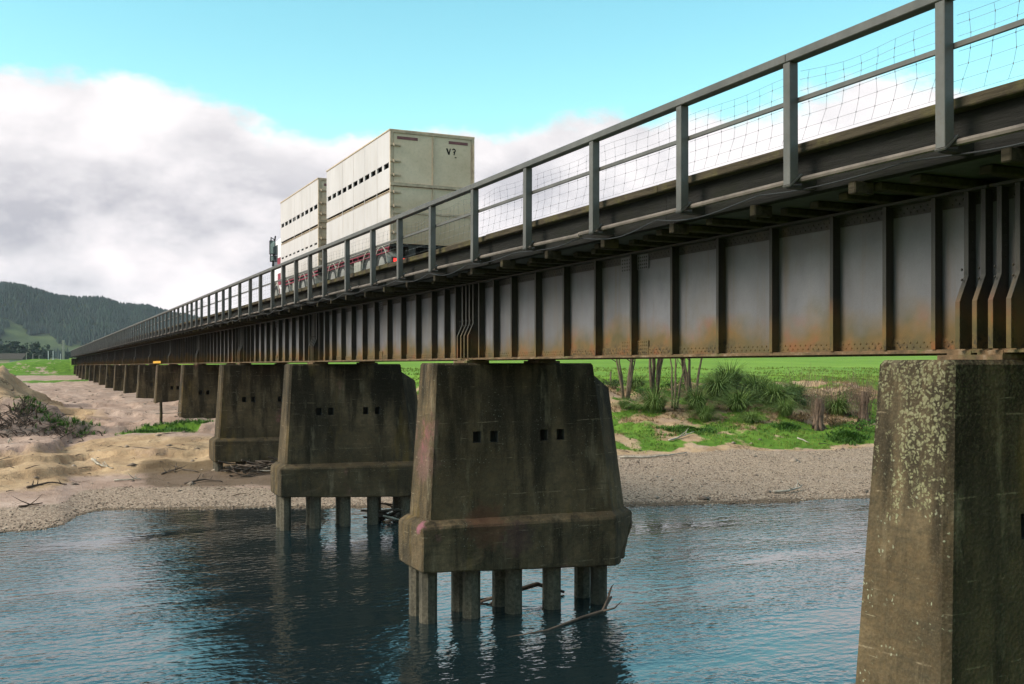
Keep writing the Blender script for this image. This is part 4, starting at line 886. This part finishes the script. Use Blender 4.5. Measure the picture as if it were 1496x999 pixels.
for lab, sy, n, seed, bx in (('heap of dark driftwood jammed under the fourth pier', C0 + SPAN * 3 - 1.4, 60, 61, (8.3, 11.2)), ('tangle of driftwood caught on the far piles of the third pier', C0 + SPAN * 2 + .2, 30, 62, (11.6, 12.9))):
    rnd = random.Random(seed); o = empty('driftwood_pile', (0, sy, 0)); tag(o, lab, 'driftwood')
    for k in range(n):
        x = rnd.uniform(*bx); y = rnd.uniform(-.7, .7); z = max(0, hz(x, sy + y)) + rnd.uniform(.0, .55); L = rnd.uniform(.4, 1.3); a = rnd.gauss(0, .5); d = Vector((math.cos(a), math.sin(a), rnd.uniform(-.35, .35))) * L
        mb = MB(); p = Vector((x, y, z)); mb.tube([p - d * .5, p + Vector((0, 0, rnd.uniform(-.06, .06))), p + d * .5], [.035, .045, .012], 5); mb.build('branch', M['drift'] if rnd.random() < .12 else M['driftdark'], o)
# snag caught on the piles in the river
def wpt(px_, py_, dz): x, y = ray(px_, py_, dz); return Vector((x, y, dz))
mb = MB(); A = [wpt(893, 872, .28), wpt(880, 893, .12), wpt(850, 902, .03), wpt(800, 921, .0), wpt(720, 935, -.02)]; mb.tube(A, [.03, .04, .035, .03, .012], 7)
mb.tube([A[1], wpt(888, 875, .3), wpt(893, 858, .45), wpt(897, 853, .55)], [.032, .028, .02, .008], 6); mb.tube([A[1], wpt(898, 888, .2), wpt(908, 878, .3)], [.028, .02, .007], 6); mb.tube([wpt(893, 858, .45), wpt(888, 868, .35)], [.02, .008], 5)
tag(mb.build('river_snag', M['driftdark'], smooth=True), 'forked dead branch trailing in the water beside the mid river piles', 'branch')
mb = MB(); A = [Vector((9.9, 23.1, .02)), Vector((10.5, 23.0, .18)), Vector((11.4, 23.0, .34)), Vector((12.2, 23.1, .05))]; mb.tube(A, [.03, .06, .06, .04], 6); mb.tube([A[0] + Vector((.2, 0, .05)), Vector((9.5, 23.3, .0)), Vector((9.3, 23.2, .15))], [.04, .03, .01], 5); mb.tube([A[1], Vector((10.0, 22.9, -.05))], [.04, .03], 5)
tag(mb.build('river_snag', M['driftdark'], smooth=True), 'dead branch lodged behind the mid river piles', 'branch')
# dug-out roots and scrub in front of the sand mound
def dead_scrub(px_, py_, n, rx, h, lab, seed):
    rnd = random.Random(seed); x, y = hit(px_, py_)
    o = empty('dead_scrub', (x, y, hz(x, y))); tag(o, lab, 'scrub'); mb = MB()
    for k in range(n):
        X = rnd.gauss(0, rx * .5); Y = rnd.gauss(0, .5); a = rnd.random() * 6.28; L = h * rnd.uniform(.4, 1.2); p = [Vector((X, Y, hz(x + X, y + Y) - o.location.z - .05))]
        for j in range(3): p.append(p[-1] + Vector((math.cos(a) * .25 + rnd.uniform(-.15, .15), math.sin(a) * .2, L / 3 * (1 - .5 * j) + rnd.uniform(-.1, .1))))
        mb.tube(p, [.035, .028, .018, .006], 5)
    tag(mb.build('twigs', M['driftdark'], o), kind='stuff')
dead_scrub(18, 622, 130, 3.0, .7, 'dark dead scrub and roots in front of the sand mound', 71); dead_scrub(33, 606, 40, .7, 1.3, 'upright dead stump at the foot of the sand mound', 72); dead_scrub(90, 632, 50, 1.6, .35, 'low dead scrub on the eroded bank right of the mound', 73)
def green_tuft(px_, py_, rx, n, lab, seed, h=.4):
    x, y = hit(px_, py_)
    gg = np.random.default_rng(seed); X = x + gg.normal(0, rx, n); Y = y + gg.normal(0, .5, n); V, F = blades(X, Y, height(X, Y), np.full(n, h), 1., .02, gg, 6); tag(link('grass_tuft', fast_mesh('grass_tuft', V, F, M['weed'])), lab, 'grass')
green_tuft(78, 620, .5, 50, 'green grass tuft on the eroded bank by the mound', 81); green_tuft(120, 622, .5, 60, 'grass tuft topping the right end of the eroded bank', 82); green_tuft(38, 585, .4, 40, 'grass tuft growing on the sand mound', 83, .3); green_tuft(45, 598, .4, 60, 'small grass tuft beside the dead stump', 84)
# wooden stake with a wire to the pier
x, y = hit(235, 618); z = hz(x, y)
mb = MB(); mb.tube([(0, 0, -.3), (.02, 0, .6), (.0, .02, 1.25)], [.09, .085, .08], 8); so = mb.build('wooden_stake', M['transom'], loc=(x, y, z)); tag(so, 'weathered wooden stake standing in the sand by the weed patch', 'stake')
mb = MB(); mb.tube([(x - .3, y, z + .55), (x + 1.6, y + 1.0, z + .55), (8.0, C0 + SPAN * 4 - .5, z + 1.15)], .022, 5); tag(mb.build('rope', M['drift']), 'pale rope stretched from the wooden stake to the pier', 'rope')
# litter nobody could count: stones and broken twigs over sand and gravel
gg = np.random.default_rng(5); n = 420; x = np.concatenate([gg.uniform(-14, 9, 300), gg.uniform(20, 52, 120)]); y = np.concatenate([gg.uniform(47, 130, 300), gg.uniform(34, 50, 120)]); k = y > shore(x) + .5; x, y = x[k], y[k]; n = len(x)
sc = gg.uniform(.05, .17, n) * np.where(gg.random(n) < .1, 1.6, 1); V = oct_v[None] * np.stack([sc * 1.4, sc, sc * .7], -1)[:, None, :] * gg.uniform(.7, 1.3, (n, 6, 1)) + np.stack([x, y, height(x, y)], -1)[:, None, :]
tag(link('stones', fast_mesh('stones', V.reshape(-1, 3), (oct_f[None] + (np.arange(n) * 6)[:, None, None]).reshape(-1, 3), M['pebble'])), 'scattered stones lying over the sand and gravel', 'stones', kind='stuff')
mb = MB(); rnd = random.Random(9)
for k in range(230):
    if k < 150: x, y = rnd.uniform(-14, 9), rnd.uniform(44, 72)
    else: x, y = rnd.uniform(20, 52), rnd.uniform(33, 66)
    if y < float(shore(x)) + .6: continue
    a = rnd.random() * 6.28; L = rnd.choice((.15, .2, .25, .3, .4, .9)) * rnd.uniform(.7, 1.4); d = Vector((math.cos(a), math.sin(a), rnd.uniform(-.05, .2))) * L; p = Vector((x, y, hz(x, y) + .02)); q_ = p + d; q_.z = max(q_.z, hz(q_.x, q_.y) + .01)
    mb.tube([p, (p + q_) / 2 + Vector((rnd.uniform(-.05, .05), rnd.uniform(-.05, .05), .03)), q_], [.014, .02, .005], 4)
tag(mb.build('twig_litter', M['driftdark']), 'broken dark twigs strewn over the sand and gravel', 'twigs', kind='stuff')

# ------------------------------------------------------------------ far end: abutment, posts, poles, shed, trees
ab = MB(); ab.box(7.9, 12.5, YEND - .4, YEND + 1.2, 1.5, 7.5); tag(ab.build('abutment', M['concrete'], bevel=.05), 'concrete abutment at the far end of the bridge', 'abutment')
rd = MB(); ys = np.linspace(YEND + 1.2, 700, 40)
rd.v = [p for yv in ys for p in ((8.3, yv, max(hz(10, yv), 6) + .12), (12.1, yv, max(hz(10, yv), 6) + .12))]; rd.f = [(2*k, 2*k+1, 2*k+3, 2*k+2) for k in range(39)]; rd.m = [0] * 39
tag(rd.build('road', M['deck']), kind='structure')
for k, (px_, top, bot, w, lab) in enumerate(((70.5, 513, 525, .16, 'left one of two white posts on the far embankment'), (77.5, 513, 524, .16, 'right one of two white posts on the far embankment'), (88.5, 517, 525, .12, 'short white post left of the tall pale post'))):
    dp = 252; x, y = place(px_, dp); z = hz(x, y); zt_ = 5.8 + (534 - top) * dp / 1500; mb = MB(); mb.box(-w/2, w/2, -w/2, w/2, -.3, zt_ - z); mb.box(-w*.6, w*.6, -w*.6, w*.6, zt_ - z + .003, zt_ - z + .06); tag(mb.build('marker_post', M['white'], loc=(x, y, z)), lab, 'post', 'posts at the far bridge end')
x, y = place(92.5, 254); z = hz(x, y); ttop = 5.8 + 37 * 254 / 1500
mb = MB(); mb.box(-.28, .28, -.28, .28, -.5, ttop - z); o = mb.build('tall_post', M['guard'], loc=(x, y, z), bevel=.03); tag(o, 'tall pale square post with black panels at the far bridge end', 'post')
mb = MB(); mb.box(-.34, -.282, -.25, .25, ttop - z - 1.4, ttop - z - .2); mb.box(-.34, -.282, -.25, .25, ttop - z - 3.0, ttop - z - 2.2); mb.build('black_panel', M['black'], o)
x, y = place(136.5, 330); mb = MB(); zt_ = 5.8 + 37 * 330 / 1500; mb.tube([(0, 0, 0), (0, 0, zt_ - 6)], [.16, .12], 8); mb.box(-.35, .35, -.04, .04, zt_ - 6.5, zt_ - 6.35); tag(mb.build('power_pole', M['guard'], loc=(x, y, 6)), 'pale power pole rising behind the far bridge railing', 'pole')
for px_, top, dp, lab in ((38.5, 515, 420, 'tall thin lamp pole on the far left flat'), (48, 517, 440, 'lamp pole right of the tallest thin pole'), (57, 519, 460, 'short pale pole left of the white posts')):
    x, y = place(px_, dp); z = hz(x, y); zt_ = 5.8 + (534 - top) * dp / 1500; mb = MB(); mb.tube([(0, 0, 0), (0, 0, zt_ - z)], [.16, .09], 6); mb.tube([(0, 0, zt_ - z), (.9, 0, zt_ - z + .1)], .06, 5); tag(mb.build('lamp_pole', M['guard'], loc=(x, y, z)), lab, 'pole', 'poles beyond the bridge')
x, y = place(12, 430); z = hz(x, y); sh = empty('farm_shed', (x, y, z), -.35); tag(sh, 'low grey roofed shed on the far left flat', 'shed')
mb = MB(); mb.box(-7, 7, -4, 4, 0, 2.6); mb.build('wall', M['guard'], sh); mb = MB(); mb.loft([[(xx, yy, zz_) for yy, zz_ in ((-4.5, 2.5), (4.5, 2.5), (0, 5.0))] for xx in (-7.4, 7.4)]); mb.build('roof', M['chassis'], sh)
mb = MB(); mb.box(-2, 2, -4.05, -4.003, 0, 2.2); mb.build('door', M['frame'], sh)
def round_tree(px_, top, dp, rad, lab, seed):
    x, y = place(px_, dp); z = hz(x, y); zt_ = 5.8 + (534 - top) * dp / 1500; H_ = zt_ - z; o = empty('far_tree', (x, y, z)); tag(o, lab, 'tree', 'trees in front of the far hills')
    mb = MB(); mb.tube([(0, 0, 0), (0, 0, H_ * .5), (.3, 0, H_ * .8)], [H_ * .04, H_ * .03, .05], 7); mb.build('trunk', M['bark'], o)
    gg = np.random.default_rng(seed); V = []; F = []; c = gg.normal(0, 1, (18, 3)) * np.array([rad, rad, H_ * .28]) * .5 + np.array([0, 0, H_ * .55])
    p = c[gg.integers(0, 18, 700)] + gg.normal(0, rad * .16, (700, 3)); p[:, 2] = np.clip(p[:, 2], .3, H_)
    for q_ in p:
        a = gg.normal(0, 1, 3); a /= np.linalg.norm(a); b_ = np.cross(a, gg.normal(0, 1, 3)); b_ /= np.linalg.norm(b_); s_ = rad * gg.uniform(.08, .16); k = len(V); V += [q_ + a * s_, q_ + b_ * s_, q_ - a * s_, q_ - b_ * s_]; F.append((k, k+1, k+2, k+3))
    link('crown', fast_mesh('crown', V, F, M['pine']), o)
for k, a in enumerate(((3, 494, 900, 9, 'tall dark tree at the left edge before the hills'), (14, 497, 880, 9, 'second dark tree from the left edge before the hills'), (25, 502, 900, 9, 'third dark tree from the left edge before the hills'), (39, 500, 860, 9, 'broad dark tree above the thin lamp pole'), (47, 506, 900, 7, 'low dark tree right of the broad one'), (65, 503, 1000, 7, 'pointed dark tree left of the tall post'), (60, 509, 950, 7, 'small dark tree left of the white posts'), (100, 511, 1000, 6, 'dark tree just right of the tall post'))): round_tree(*a, 200 + k)

# ------------------------------------------------------------------ air between here and the hills
hzb = MB(); hzb.box(-1750, 2600, -320, 4600, -4.5, 330)
hm = bpy.data.materials.new('haze_air'); hm.use_nodes = True; hn_ = hm.node_tree.nodes; hn_.clear(); ho = hn_.new('ShaderNodeOutputMaterial'); pv = hn_.new('ShaderNodeVolumePrincipled')
pv.inputs['Color'].default_value = (.80, .88, 1, 1); pv.inputs['Density'].default_value = .00005; hm.node_tree.links.new(pv.outputs[0], ho.inputs['Volume'])
tag(hzb.build('haze', hm), 'thin bluish haze in front of the far hills', 'haze', kind='stuff')
